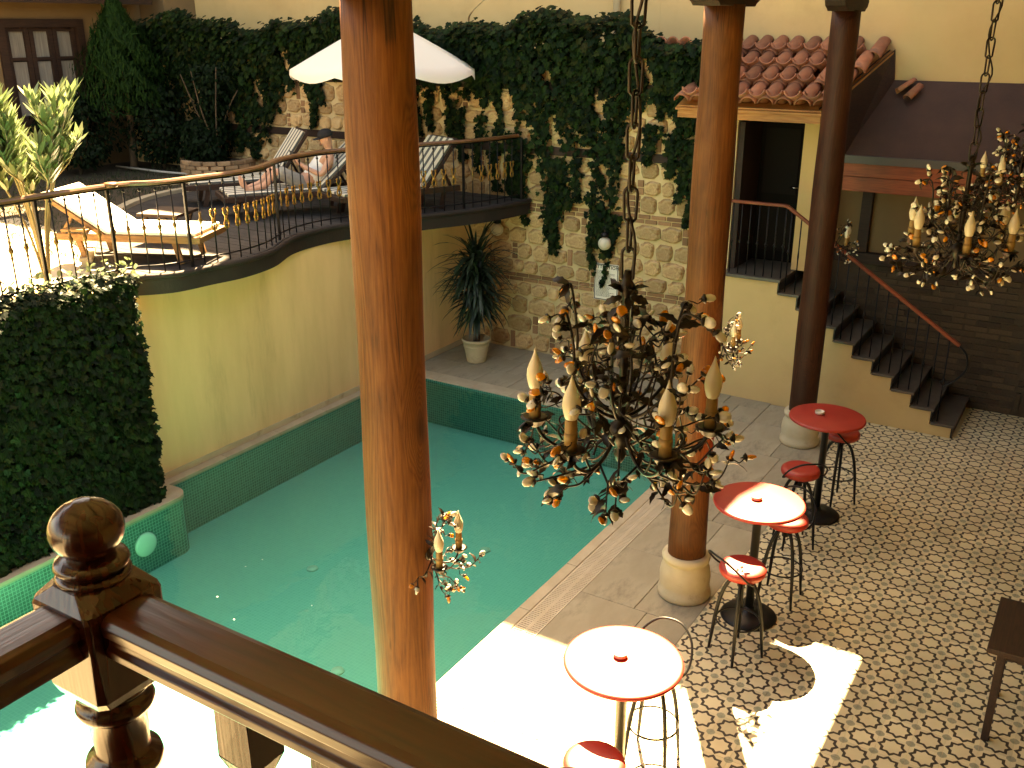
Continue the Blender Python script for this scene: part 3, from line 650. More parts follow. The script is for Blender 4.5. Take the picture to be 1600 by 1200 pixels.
part('shade_block', (-11.2, BY - .50, 11.451), (-8.3, BY + 5, 12.6), M['plaster'], bk)  # unseen block added on the roof to move its shade edge across the pool
q = MB(); q.tube([(-6.43, BY - .07, 3.2), (-6.43, BY - .07, 11.1)], .05, 14); dp = q.build('drainpipe', M['pipe']); dp.parent = bk; dp.matrix_parent_inverse = Matrix.Translation(bk.location).inverted()
for z in (4.72, 6.9): q = MB(); q.lathe([(.05, -.02), (.06, -.018), (.06, .018), (.05, .02)], 14); q.build('pipe_clip', M['pipe'], dp, loc=(-6.43, BY - .07, z))
# ================================================================== LEFT HOUSE
hs = thing('garden_house', 'ochre house with brown timber window at the back left of the terrace', 'house', (-15.6, 9, TZ))
def hp(name, lo, hi, mat, parent=None, bevel=0):
    q = MB(); q.box(lo, hi); o = q.build(name, mat, None, bevel); p_ = parent or hs
    o.parent = p_; o.matrix_parent_inverse = Matrix.Translation(hs.location).inverted(); return o
HX = -15.6
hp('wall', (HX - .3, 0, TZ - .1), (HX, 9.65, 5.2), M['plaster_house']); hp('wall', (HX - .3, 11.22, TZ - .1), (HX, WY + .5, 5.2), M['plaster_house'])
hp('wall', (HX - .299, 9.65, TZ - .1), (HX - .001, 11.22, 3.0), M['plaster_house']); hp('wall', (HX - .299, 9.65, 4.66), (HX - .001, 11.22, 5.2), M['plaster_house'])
wf = MB()
for lo, hi in [((9.65, 3.0), (9.78, 4.66)), ((11.09, 3.0), (11.22, 4.66)), ((9.78, 4.53), (11.09, 4.66)), ((9.78, 3.0), (11.09, 3.10))]:
    wf.box((HX - .14, lo[0], lo[1]), (HX + .05, hi[0], hi[1]))
wo = wf.build('window', M['beam_y'], None, .004); wo.parent = hs; wo.matrix_parent_inverse = Matrix.Translation(hs.location).inverted()
def wp(name, lo, hi, mat):
    q = MB(); q.box(lo, hi); q.build(name, mat, wo)
glass = plain('window_glass', (.02,.02,.022), .06, spec=.6); curt = surf('lace_curtain', (.15,.145,.13), (.24,.23,.21), .9, 6, 3, .8, 14, (1, 6, .3))
for k in range(3):
    y0 = 9.80 + k * .43
    wp('stile', (HX - .10, y0, 3.1), (HX - .02, y0 + .075, 4.53), M['beam_y']); wp('stile', (HX - .10, y0 + .345, 3.1), (HX - .02, y0 + .42, 4.53), M['beam_y'])
    for z in (3.10, 3.55, 4.02, 4.47): wp('rail', (HX - .10, y0 + .0751, z), (HX - .025, y0 + .3449, z + .05), M['beam_y'])
    for z in (3.15, 3.60, 4.07): wp('pane', (HX - .075, y0 + .076, z), (HX - .07, y0 + .344, z + (.40 if z < 4 else .40)), curt if True else glass)
wp('interior', (HX - .2, 9.66, 3.01), (HX - .15, 11.2, 4.65), M['dark'])
hp('eave', (HX - .5, -.5, 5.0), (HX + .55, WY + .3, 5.25), M['beam_y']); hp('fascia', (HX + .551, -.5, 4.9), (HX + .60, WY + .3, 5.3), M['beam_y'])
hp('roof', (HX - 4, -.5, 5.301), (HX + .65, WY + .4, 5.42), M['roof_tile']); hp('shade_storey', (HX - 4, -.4, 5.421), (HX - .02, WY + .5, 9.5), M['plaster_house'])  # unseen upper storey added to shut out sky and darken the garden

# ================================================================== PORCH, DOOR, STAIR
LZ = 1.63
po = thing('entrance_porch', 'small tiled porch roof over a dark doorway at the head of the stair', 'porch', (-3.8, 12.2, 0))
def pp(name, lo, hi, mat, bevel=0, parent=None):
    q = MB(); q.box(lo, hi); o = q.build(name, mat, None, bevel); o.parent = parent or po
    o.matrix_parent_inverse = Matrix.Translation(po.location).inverted(); return o
pp('wall', (-3.42, 12.30, LZ + .003), (-3.14, 12.9, 3.68), M['plaster']); pp('jamb', (-4.138, 11.98, LZ + .003), (-4.06, 12.66, 3.46), M['beam'])
pp('lintel', (-4.119, 12.40, 3.46), (-3.421, 12.6, 3.68), M['beam']); pp('back_wall', (-4.12, 13.0, LZ), (-2.9, 13.1, 3.7), M['dark'])
dr = pp('door', (-4.12, 12.66, LZ + .004), (-3.421, 12.72, 3.46), plain('dark_door', (.006,.005,.004), .85, spec=.1), .003)
for z0, z1 in [(LZ + .15, 2.4), (2.52, 3.35)]: pp('door_panel', (-4.0, 12.645, z0), (-3.55, 12.659, z1), plain('door_panel', (.009,.007,.006), .8, spec=.1), .004)
q = MB(); q.tube([(-3.52, 12.655, 2.62), (-3.52, 12.60, 2.62), (-3.62, 12.60, 2.62)], .009, 8); q.build('door_handle', M['steel'], po).matrix_parent_inverse = Matrix.Translation(po.location).inverted()
EYv, EZ, RY, RZ_ = 11.42, 3.72, 13.19, 4.36
pp('fascia', (-4.74, EYv + .03, EZ - .19), (-3.02, EYv + .09, EZ - .045), M['eavewood'], .004)
q = MB(); q.add([(-4.76, EYv, EZ - .075), (-3.0, EYv, EZ - .075), (-2.66, RY, RZ_ - .075), (-4.76, RY, RZ_ - .075), (-4.76, EYv, EZ - .10), (-3.0, EYv, EZ - .10), (-2.66, RY, RZ_ - .10), (-4.76, RY, RZ_ - .10)],
   [(0,1,2,3), (4,7,6,5), (0,4,5,1), (1,5,6,2), (2,6,7,3), (3,7,4,0)]); o = q.build('roof_boards', M['eavewood']); o.parent = po; o.matrix_parent_inverse = Matrix.Translation(po.location).inverted()
sl = math.atan2(RZ_ - EZ, RY - EYv)
ncol = 9
for c in range(ncol):
    for r_ in range(4):
        t = (r_ + .44) / 4
        x0 = -4.67 + c * .205 + t * (.26 * max(0, c - 6) / 2)
        y_, z_ = EYv + (RY - EYv) * t, EZ + (RZ_ - EZ) * t
        o = link('roof_tile', RT, None, po, None); o.matrix_parent_inverse = Matrix.Translation(po.location).inverted()
        o.location = (x0 + random.uniform(-.008, .008), y_, z_ + .022 + random.uniform(0, .01)); o.rotation_euler = (sl + R(180), R(180), R(random.uniform(-2.5, 2.5))) if False else (-sl, 0, R(180 + random.uniform(-1.2, 1.2))); o.scale = (1.15, 1.32, 1.0)
        if c < ncol - 1:
            o = link('pan_tile', RT, None, po, (x0 + .102, y_ - .02, z_ + .012), (math.pi - sl, 0, R(random.uniform(-2, 2))), (1.15, 1.32, 1)); o.matrix_parent_inverse = Matrix.Translation(po.location).inverted()
q = MB(); q.add([(-3.0, 11.5, 3.60), (-2.9, 12.35, 3.08), (-2.62, 13.18, 3.95), (-2.66, 13.18, 4.30), (-3.0, 11.5, 3.70)], [(0,1,2,3,4)])
q.add([(-3.06, 11.5, 3.60), (-2.96, 12.35, 3.08), (-2.68, 13.18, 3.95), (-2.72, 13.18, 4.30), (-3.06, 11.5, 3.70)], [(4,3,2,1,0)]); o = q.build('gable_board', M['beam_y']); o.parent = po; o.matrix_parent_inverse = Matrix.Translation(po.location).inverted()

stn = thing('staircase', 'yellow plastered stair with dark stone treads climbing to the porch door', 'stairs', (-2.6, 12.2, 0))
def sp_(name, lo, hi, mat, bevel=0):
    q = MB(); q.box(lo, hi); o = q.build(name, mat, None, bevel); o.parent = stn; o.matrix_parent_inverse = Matrix.Translation(stn.location).inverted(); return o
M['tread'] = surf('grey_marble', (.0650,.0520,.0403), (.1105,.0910,.0715), .4, 6, 8, .05, 60, island=.1)
M['riser'] = surf('dark_riser', (.0180,.0144,.0120), (.0300,.0240,.0198), .4, 6, 8, .05, 60)
SX0, RUN, RISE = -3.38, .2455, .163
poly = [(-4.13, -.03), (-1.19, -.03)]
prof_ = [(-1.19, 0.0)]
for i in range(9, 0, -1): prof_ += [(SX0 + RUN * i - .02, LZ - RISE * i - .032), (SX0 + RUN * (i - 1) - .02, LZ - RISE * i - .032)]
prof_ += [(SX0 - .02, LZ - .042), (-4.13, LZ - .042)]
pts = [(-4.13, -.03), (-1.19, -.03)] + prof_[1:]
q = MB(); nn = len(pts); q.add([(x, 11.72, z) for x, z in pts] + [(x, 12.84, z) for x, z in pts], [tuple(range(nn)), tuple(range(2*nn - 1, nn - 1, -1))] + [(i, nn + i, nn + (i+1) % nn, (i+1) % nn) for i in range(nn)])
o = q.build('base', M['plaster']); o.parent = stn; o.matrix_parent_inverse = Matrix.Translation(stn.location).inverted()
for i in range(1, 10):
    sp_('tread', (SX0 + RUN * (i - 1) - .002, 11.69, LZ - RISE * i - .03), (SX0 + RUN * i + .015, 12.83, LZ - RISE * i), M['tread'], .004)
for i in range(0, 10):
    zt = LZ - RISE * i - (.04 if i == 0 else .031); zb = LZ - RISE * (i + 1) + .001
    sp_('riser', (SX0 + RUN * i - .018, 11.722, max(zb, .001)), (SX0 + RUN * i - .004, 12.83, zt), M['riser'])
sp_('landing', (-4.13, 11.69, LZ - .04), (SX0 + .015, 12.99, LZ), M['tread'], .004)
# stair railing
sr = thing('stair_railing', 'slim black iron stair railing with red wooden handrail and curled end', 'railing', (-2.6, 11.77, 0))
def sadd(q, name, mat, bevel=0):
    o = q.build(name, mat, None, bevel); o.parent = sr; o.matrix_parent_inverse = Matrix.Translation(sr.location).inverted(); return o
RYY = 11.77
q = MB(); q.bar((-4.10, RYY, 2.53), (SX0 - .01, RYY, 2.53), .055, .035); q.bar((SX0 - .01, RYY, 2.53), (-1.25, RYY, 2.53 - (.163/.2455) * (2.12)), .055, .035); sadd(q, 'handrail', M['redbeam'], .006)
cur = spline([(-1.25, RYY, 1.12), (-1.16, RYY, 1.02), (-1.14, RYY, .86), (-1.22, RYY, .72), (-1.34, RYY, .62), (-1.40, RYY, .66)], 6)
q = MB(); q.tube(cur, .012, 8); sadd(q, 'curled_end', M['iron'])
for k in range(7):
    x = -4.05 + k * .11; q = MB(); q.tube([(x, RYY, LZ - .002), (x, RYY, 2.515)], .008, 6); q.lathe([(.008, 2.0), (.02, 2.03), (.008, 2.06)], 8, Matrix.Translation((x, RYY, 0))); sadd(q, 'baluster', M['iron'])
for k in range(18):
    x = SX0 + .06 + k * .1225; i = int((x - SX0) / RUN) + 1
    zt = 2.515 - (.163/.2455) * (x - SX0); q = MB(); q.tube([(x, RYY, LZ - RISE * i - .002), (x, RYY, zt)], .008, 6)
    zm = (LZ - RISE * i + zt) / 2
    q.lathe([(.008, zm - .04), (.02, zm), (.008, zm + .04)] if k % 2 == 0 else [(.008, zm - .06), (.012, zm), (.008, zm + .06)], 8, Matrix.Translation((x, RYY, 0)))
    if k < 17: sadd(q, 'baluster', M['iron'])

# ================================================================== VERANDA
ve = thing('veranda', 'dark veranda with brown sheet roof, red beams and brick wall under the tall facade', 'veranda', (-1, 12.8, 0))
def vp(q, name, mat, bevel=0):
    o = q.build(name, mat, None, bevel); o.parent = ve; o.matrix_parent_inverse = Matrix.Translation(ve.location).inverted(); return o
def vbox(name, lo, hi, mat, bevel=0): q = MB(); q.box(lo, hi); return vp(q, name, mat, bevel)
M['sheet'] = surf('brown_roof_felt', (.0330,.0151,.0112), (.0561,.0259,.0181), .75, 2.5, 8, .4, 60, dirt=((.1980,.1296,.0864), 55, .70, .72))
q = MB(); x0, x1 = -2.93, 3.2
q.add([(x0, 12.30, 3.11), (x1, 12.30, 3.11), (x1, 13.19, 3.94), (x0 + .3, 13.19, 3.94), (x0, 12.30, 3.07), (x1, 12.30, 3.07), (x1, 13.19, 3.90), (x0 + .3, 13.19, 3.90)], [(0,1,2,3),(4,7,6,5),(0,4,5,1),(1,5,6,2),(2,6,7,3),(3,7,4,0)])
vp(q, 'roof_sheet', M['sheet'])
vbox('gutter', (x0 - .01, 12.26, 3.02), (x1, 12.32, 3.115), plain('grey_gutter', (.05,.045,.045), .5), .004)
vbox('eave_beam', (x0 + .02, 12.33, 2.86), (x1, 12.40, 3.04), M['redbeam'], .006); vbox('eave_beam', (x0 + .02, 12.35, 2.68), (x1, 12.43, 2.855), M['redbeam'], .006)
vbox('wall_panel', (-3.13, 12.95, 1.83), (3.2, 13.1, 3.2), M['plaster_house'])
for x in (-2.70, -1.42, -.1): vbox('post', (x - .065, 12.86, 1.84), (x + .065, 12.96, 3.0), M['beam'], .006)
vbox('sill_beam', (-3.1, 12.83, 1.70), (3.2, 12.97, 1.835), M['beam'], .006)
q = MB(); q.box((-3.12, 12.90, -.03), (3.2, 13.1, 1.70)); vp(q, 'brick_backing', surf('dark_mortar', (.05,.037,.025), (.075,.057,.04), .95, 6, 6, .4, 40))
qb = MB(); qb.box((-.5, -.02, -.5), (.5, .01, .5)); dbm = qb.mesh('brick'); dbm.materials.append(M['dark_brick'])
br = []
for r_ in range(22):
    z = .02 + r_ * .076; x = -2.9 + (.14 if r_ % 2 else 0)
    while x < .6:
        if not (-.78 < x + .14 < .55):
            br.append((x + .14, z + .036, .255, .058))
        x += .28
for gx_ in (-.62, -.22, .18):          # panels of upright bricks framed by level ones
    for gz in (.05, .6, 1.15):
        for k in range(5): br.append((gx_ + k * .072, gz + .13, .055, .25))
        for k in range(2): br.append((gx_ + .145, gz + .31 + k * .076, .33, .058))
br.sort(key=lambda s_: in_view((s_[0], 12.9, s_[1]), 0) or 1e3)
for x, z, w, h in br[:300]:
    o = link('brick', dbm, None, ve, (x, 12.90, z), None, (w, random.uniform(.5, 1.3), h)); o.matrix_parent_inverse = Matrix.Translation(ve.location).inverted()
for i, (x, y_, z, rz, ry) in enumerate([(-2.34, 12.98, 3.79, 150, 0), (-2.44, 13.05, 3.85, 120, 20)]):
    o = link('loose_roof_tile', RT, None, None, (x, y_, z + .02), (R(-35), R(ry), R(rz)), (.75, .62, .75))
    tag(o, ['loose clay tile lying askew on the brown veranda roof, lower one', 'loose clay tile tucked against the facade on the veranda roof, upper one'][i], 'roof tile', 'loose clay tiles on the veranda roof')

# ================================================================== COLUMNS
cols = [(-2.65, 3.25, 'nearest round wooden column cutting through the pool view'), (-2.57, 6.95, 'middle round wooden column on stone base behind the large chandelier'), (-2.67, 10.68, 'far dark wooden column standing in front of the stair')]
def bolster(Lh=.48):
    q = MB(); pr = [(-Lh, .19), (-Lh, .09), (-Lh + .03, .045), (-Lh + .10, .02), (-Lh + .13, 0), (Lh - .13, 0), (Lh - .10, .02), (Lh - .03, .045), (Lh, .09), (Lh, .19)]
    n_ = len(pr); q.add([(-.10, a, z) for a, z in pr] + [(.10, a, z) for a, z in pr], [tuple(range(n_-1, -1, -1)), tuple(range(n_, 2*n_))] + [(i, (i+1) % n_, n_ + (i+1) % n_, n_ + i) for i in range(n_)])
    return q
for i, (x, y_, lab) in enumerate(cols):
    c = thing('wooden_column', lab, 'column', (x, y_, 0), group='wooden columns of the gallery')
    q = MB(); q.lathe([(.215, 0), (.225, .02), (.225, .06), (.205, .085), (.212, .13), (.216, .20), (.205, .27), (.185, .31), (.180, .335), (.200, .35), (.205, .375), (.190, .40), (.165, .405)], 40); q.build('stone_base', M['stone_base'], c)
    q = MB(); pr = []
    for k in range(25):
        t = k / 24; pr.append((.150 + .010 * math.sin(t * 2.6 + i) * .6 - .006 * t + .004 * math.sin(t * 17 + i * 2), .405 + t * 4.315))
    q.lathe(pr, 44)
    rv = random.Random(i)          # hand-worked surface: slightly out of round
    q.v = [(vx * (1 + .012 * math.sin(3 * math.atan2(vy, vx) + vz * .7 + i)), vy * (1 + .012 * math.sin(2 * math.atan2(vy, vx) - vz * .5)), vz) for vx, vy, vz in q.v]
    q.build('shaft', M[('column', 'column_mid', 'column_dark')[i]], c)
    bolster().build('bolster', M['beam_y'], c, .006, loc=(0, 0, 4.71))

# ================================================================== GALLERY ROOF AND HOUSE BEHIND THE CAMERA
gr_ = thing('gallery_roof', 'timber roof over the gallery carried by the round columns', 'roof', (-2.6, 4, 4.85))
def gp(name, lo, hi, mat, bevel=0):
    q = MB(); q.box(lo, hi); o = q.build(name, mat, None, bevel); o.parent = gr_; o.matrix_parent_inverse = Matrix.Translation(gr_.location).inverted(); return o
gp('beam', (-2.72, -4, 4.902), (-2.52, 11.5, 5.10), M['beam_y'], .01)
for k in range(19): gp('rafter', (-2.78, -3.6 + k * .8, 5.101), (3.2, -3.5 + k * .8, 5.22), M['beam'], .006)
gp('boarding', (-2.80, -4, 5.221), (3.4, 11.5, 5.26), wood('pale_ceiling_boards', (.40,.27,.15), (.52,.37,.22), (.60,.45,.28), .6, 2.5, 'y')); gp('fascia', (-2.84, -4, 5.10), (-2.801, 11.5, 5.95), M['beam_y']); gp('covering', (-2.80, -4, 5.261), (3.6, 11.52, 5.94), M['roof_tile'])
hb = thing('house_behind', 'inner wall and rooms of the house behind the gallery', 'house', (3.4, 4, 0))
for lo, hi in [((3.2, -4, -.03), (3.45, 13.0, 5.22)), ((-1.1, -4.2, -.03), (3.2, -4.0, 5.22))]:
    q = MB(); q.box(lo, hi); o = q.build('wall', M['plaster']); o.parent = hb; o.matrix_parent_inverse = Matrix.Translation(hb.location).inverted()

# ================================================================== BALCONY AND ITS RAIL
bal = thing('balcony', 'timber balcony floor on which the viewer stands', 'balcony', (0, 0, 2.9))
for k in range(30):
    q = MB(); q.box((-1.2, -4 + k * .16, 2.86), (3.19, -3.844 + k * .16, 2.90)); o = q.build('floor_board', M['rail_x']); o.parent = bal; o.matrix_parent_inverse = Matrix.Translation(bal.location).inverted()
q = MB(); q.box((-1.2, .66, 2.62), (3.19, .80, 2.855)); q.box((-1.2, -4, 2.62), (-1.06, .655, 2.855)); o = q.build('edge_beam', M['beam'], None, .006); o.parent = bal; o.matrix_parent_inverse = Matrix.Translation(bal.location).inverted()
NX, NY = -1.12, .70
br_ = thing('balcony_railing', 'dark varnished balcony railing with ball-topped newel post in the foreground', 'railing', (NX, NY, 2.9))
z0 = 2.9
def zz(v): return v - z0
nw = MB()
bc, rb = 3.950, .050
ball = [(.030, zz(3.908))] + [(rb * math.cos(t), zz(bc) + rb * .86 * math.sin(t)) for t in [R(-60 + 12 * k) for k in range(12)]] + [(.012, zz(bc) + rb * .865), (.010, zz(bc) + rb * .875), (.001, zz(bc) + rb * .875)]
nw.lathe(ball, 48)
nw.lathe([(.038, zz(3.890)), (.047, zz(3.893)), (.051, zz(3.900)), (.048, zz(3.907)), (.038, zz(3.911)), (.030, zz(3.914))], 48)
nw.lathe([(.042, zz(3.874)), (.049, zz(3.878)), (.051, zz(3.884)), (.047, zz(3.889)), (.036, zz(3.891))], 48)
nw.build('newel_ball', M['newel'], br_)
blk = MB(); a = .056
oct_ = lambda h, c: [(-h, -h + c), (-h + c, -h), (h - c, -h), (h, -h + c), (h, h - c), (h - c, h), (-h + c, h), (-h, h - c)]
lev = [(.055, .012, 3.700), (.060, .010, 3.715), (.062, .004, 3.80), (.063, .006, 3.848), (.062, .010, 3.856), (.048, .022, 3.876), (.044, .024, 3.879)]
vv = []; ff = []
for h, c_, z in lev: vv += [(x, y_, zz(z)) for x, y_ in oct_(h, c_)]
for i in range(len(lev) - 1):
    for k in range(8): ff.append((i*8+k, i*8+(k+1) % 8, (i+1)*8+(k+1) % 8, (i+1)*8+k))
ff += [tuple(range(7, -1, -1)), tuple((len(lev)-1)*8 + k for k in range(8))]
blk.add(vv, ff); blk.build('newel_block', M['newel'], br_, .002)
tn = MB()
tn.lathe([(.045, zz(2.9)), (.052, zz(2.92)), (.052, zz(3.0)), (.036, zz(3.02)), (.042, zz(3.06)), (.030, zz(3.10)), (.036, zz(3.30)), (.046, zz(3.46)), (.048, zz(3.50)), (.040, zz(3.535)), (.041, zz(3.545)), (.054, zz(3.552)), (.056, zz(3.562)), (.054, zz(3.572)), (.042, zz(3.580)), (.039, zz(3.59)), (.041, zz(3.62)), (.042, zz(3.648)), (.045, zz(3.652)), (.053, zz(3.658)), (.056, zz(3.667)), (.053, zz(3.676)), (.043, zz(3.682)), (.050, zz(3.69)), (.055, zz(3.70))], 48)
tn.build('newel_post', M['newel'], br_)
HR = [(-.040, -.062), (.040, -.062), (.040, -.050), (.034, -.044), (.034, -.034), (.041, -.028), (.044, -.012), (.038, -.002), (.028, .002), (-.028, .002), (-.038, -.002), (-.044, -.012), (-.041, -.028), (-.034, -.034), (-.034, -.044), (-.040, -.050)]
RT_ = zz(3.850)
def hrail(axis, L, name, mat):
    q = MB(); n_ = len(HR)
    if axis == 'x': A = [(.061, u, RT_ + w) for u, w in HR]; B_ = [(L, u, RT_ + w) for u, w in HR]
    else: A = [(u, -.061, RT_ + w) for u, w in HR]; B_ = [(u, -L, RT_ + w) for u, w in HR]
    q.add(A + B_, [tuple(range(n_)), tuple(range(2*n_ - 1, n_ - 1, -1))] + [(i, (i+1) % n_, n_ + (i+1) % n_, n_ + i) for i in range(n_)])
    q.build(name, mat, br_, .0015)
hrail('x', 4.2, 'handrail', M['rail_x']); hrail('y', 4.2, 'handrail', M['rail_y'])
ba = MB(); h = .030
for za, zb in [(zz(3.70), zz(3.789)), (zz(2.93), zz(3.05))]: ba.box((-h, -h, za), (h, h, zb))
ba.add([(-h,-h,zz(3.70)),(h,-h,zz(3.70)),(h,h,zz(3.70)),(-h,h,zz(3.70)),(-.018,-.018,zz(3.665)),(.018,-.018,zz(3.665)),(.018,.018,zz(3.665)),(-.018,.018,zz(3.665))], [(4,5,1,0),(5,6,2,1),(6,7,3,2),(7,4,0,3)])
ba.lathe([(.026, zz(3.05)), (.030, zz(3.06)), (.018, zz(3.09)), (.028, zz(3.20)), (.022, zz(3.38)), (.017, zz(3.52)), (.018, zz(3.60)), (.030, zz(3.61)), (.032, zz(3.62)), (.028, zz(3.63)), (.019, zz(3.64)), (.020, zz(3.665))], 24)
bam = ba.mesh('baluster', .0015, 1); bam.materials.append(M['newel'])
for k in range(9): link('baluster', bam, None, br_, (.285 + k * .165, 0, 0)); link('baluster', bam, None, br_, (0, -.285 - k * .165, 0))
q = MB(); q.box((.05, -.035, zz(2.90)), (4.2, .035, zz(2.93))); q.box((-.035, -4.2, zz(2.901)), (.035, -.05, zz(2.931))); q.build('bottom_rail', M['rail_x'], br_, .003)

# ================================================================== BAR TABLES, STOOLS, ASHTRAYS
def make_table():
    t = thing('bar_table', '', 'table')
    q = MB(); q.lathe([(.001, 1.028), (.34, 1.028), (.352, 1.032), (.357, 1.044), (.352, 1.056), (.34, 1.06), (.001, 1.06)], 64); q.build('table_top', M['red'], t)
    q = MB(); q.lathe([(.034, .03), (.034, 1.0), (.09, 1.005), (.09, 1.027)], 24); q.build('pole', M['steel_dark'], t)
    q = MB(); q.lathe([(.225, 0), (.23, .012), (.215, .026), (.14, .04), (.06, .055), (.045, .075), (.036, .10)], 48); q.build('base', M['iron'], t)
    return t
M['steel_dark'] = plain('dark_steel', (.10,.09,.08), .3, .9)
def make_stool():
    t = thing('bar_stool', '', 'stool')
    q = MB(); q.lathe([(.001, .70), (.13, .70), (.158, .708), (.172, .725), (.176, .75), (.170, .768), (.155, .780), (.13, .786), (.06, .783), (.001, .782)], 40); q.build('seat', M['red'], t)
    q = MB(); q.lathe([(.03, .60), (.03, .67), (.10, .69), (.10, .699)], 20); q.build('swivel', M['iron'], t)
    for k in range(4):
        a = R(45 + 90 * k); c, s_ = math.cos(a), math.sin(a)
        pr = [(.02, .64), (.06, .655), (.105, .60), (.145, .48), (.175, .30), (.192, .12), (.205, .0)]
        q = MB(); q.tube(spline([(r_ * c, r_ * s_, z) for r_, z in pr], 5), [.015] * 20 + [.015 - .0005 * i for i in range(11)], 8); q.build('leg', M['iron'], t)
    q = MB(); q.tube([(.166 * math.cos(R(8*k)), .166 * math.sin(R(8*k)), .30) for k in range(45)], .0075, 8, closed=True); q.build('foot_ring', M['iron'], t)
    q = MB(); pts = [(-.10, .02, .692), (-.165, -.03, .70), (-.19, -.10, .75), (-.168, -.19, .85), (-.09, -.25, .92), (0, -.268, .935), (.09, -.25, .92), (.168, -.19, .85), (.19, -.10, .75), (.165, -.03, .70), (.10, .02, .692)]
    q.tube(spline(pts, 5), .0085, 8); q.build('back_hoop', M['iron'], t)
    return t
tb = make_table()
TT = [(-2.0, 4.48, 'red round bar table nearest the balcony, bleached by full sun'), (-1.98, 6.90, 'red round bar table half in sun beside the middle column'), (-2.0, 8.97, 'dark red round bar table in shade near the stair')]
for i, (x, y_, lab) in enumerate(TT):
    t = tb if i == 0 else copy_tree(tb); t.location = (x, y_, 0); tag(t, lab, 'table', 'red bar tables along the tiled floor')
    q = MB(); q.lathe([(.001, .002), (.034, .002), (.042, .006), (.045, .03), (.041, .031), (.037, .012), (.001, .010)], 28)
    o = q.build('ashtray', M['cream_ceramic'], None, loc=(x - .03 + (.0 if i < 2 else -.05), y_ + .02, 1.0605)); tag(o, ['small round ashtray on the sun-bleached table', 'small round ashtray on the half-sunlit table', 'white round ashtray on the shaded dark red table'][i], 'ashtray', 'ashtrays on the bar tables')
stl = make_stool()
STL = [(-1.90, 3.93, 200, 'bar stool at the bottom edge beside the sun-bleached table'), (-1.97, 4.93, 5, 'bar stool behind the sun-bleached table with its wire back hoop showing'),
       (-1.90, 6.36, 148, 'bar stool with sunlit red seat in front of the half-sunlit table'), (-1.85, 7.30, 0, 'bar stool tucked behind the half-sunlit table'),
       (-2.03, 8.30, 215, 'bar stool with dark red seat between the middle and far tables'), (-1.93, 9.38, 140, 'bar stool tucked behind the far dark red table')]
for i, (x, y_, rz, lab) in enumerate(STL):
    t = stl if i == 0 else copy_tree(stl); t.location = (x, y_, 0); t.rotation_euler = (0, 0, R(rz + 180)); tag(t, lab, 'stool', 'red bar stools with black wire legs')
# dark wooden furniture at the right edge
t = thing('wooden_table', 'dark wooden table cut off by the right edge of the view', 'table', (.22, 6.6, 0))
q = MB(); q.box((-.42, -.36, .715), (.5, .36, .755)); q.build('table_top', M['darkwood'], t, .006)
for sx in (-.33, .42):
    for sy in (-.28, .28): q = MB(); q.box((sx - .025, sy - .025, 0), (sx + .025, sy + .025, .714)); q.build('leg', M['darkwood'], t, .004)
q = MB(); q.box((-.30, -.26, .64), (.40, .26, .714)); q.build('apron', M['darkwood'], t)
t = thing('wooden_chair', 'dark wooden chair cut off by the right edge beyond the table', 'chair', (.36, 8.35, 0), R(20))
q = MB(); q.box((-.22, -.21, .43), (.22, .21, .47)); q.build('seat', M['darkwood'], t, .006)
for sx in (-.19, .19):
    q = MB(); q.box((sx - .02, -.20, 0), (sx + .02, -.16, .43)); q.build('leg', M['darkwood'], t, .003)
    q = MB(); q.box((sx - .02, .17, 0), (sx + .02, .21, .98)); q.build('leg', M['darkwood'], t, .003)
for z in (.58, .72, .86): q = MB(); q.box((-.17, .18, z), (.17, .2, z + .07)); q.build('back_slat', M['darkwood'], t, .003)

# ================================================================== SUN LOUNGERS
def stripes(name, axis):
    m, N, L, B = new_mat(name); tc = N.new('ShaderNodeTexCoord'); sp = N.new('ShaderNodeSeparateXYZ'); L.new(tc.outputs['Object'], sp.inputs[0])
    mu = N.new('ShaderNodeMath'); mu.operation = 'MULTIPLY_ADD'; mu.inputs[1].default_value = 7.3; mu.inputs[2].default_value = 20.25; L.new(sp.outputs[axis], mu.inputs[0])
    fr = N.new('ShaderNodeMath'); fr.operation = 'FRACT'; L.new(mu.outputs[0], fr.inputs[0])
    r = ramp(N, [(0, (.60,.57,.47)), (.54, (.09,.10,.10))]); r.color_ramp.interpolation = 'CONSTANT'; L.new(fr.outputs[0], r.inputs[0]); L.new(r.outputs[0], B.inputs['Base Color']); B.inputs['Roughness'].default_value = .9
    return m
M['stripe'] = stripes('striped_canvas', 1)
M['towel'] = surf('white_towel', (.78,.76,.70), (.84,.82,.76), .95, 20, 4, .4, 120)
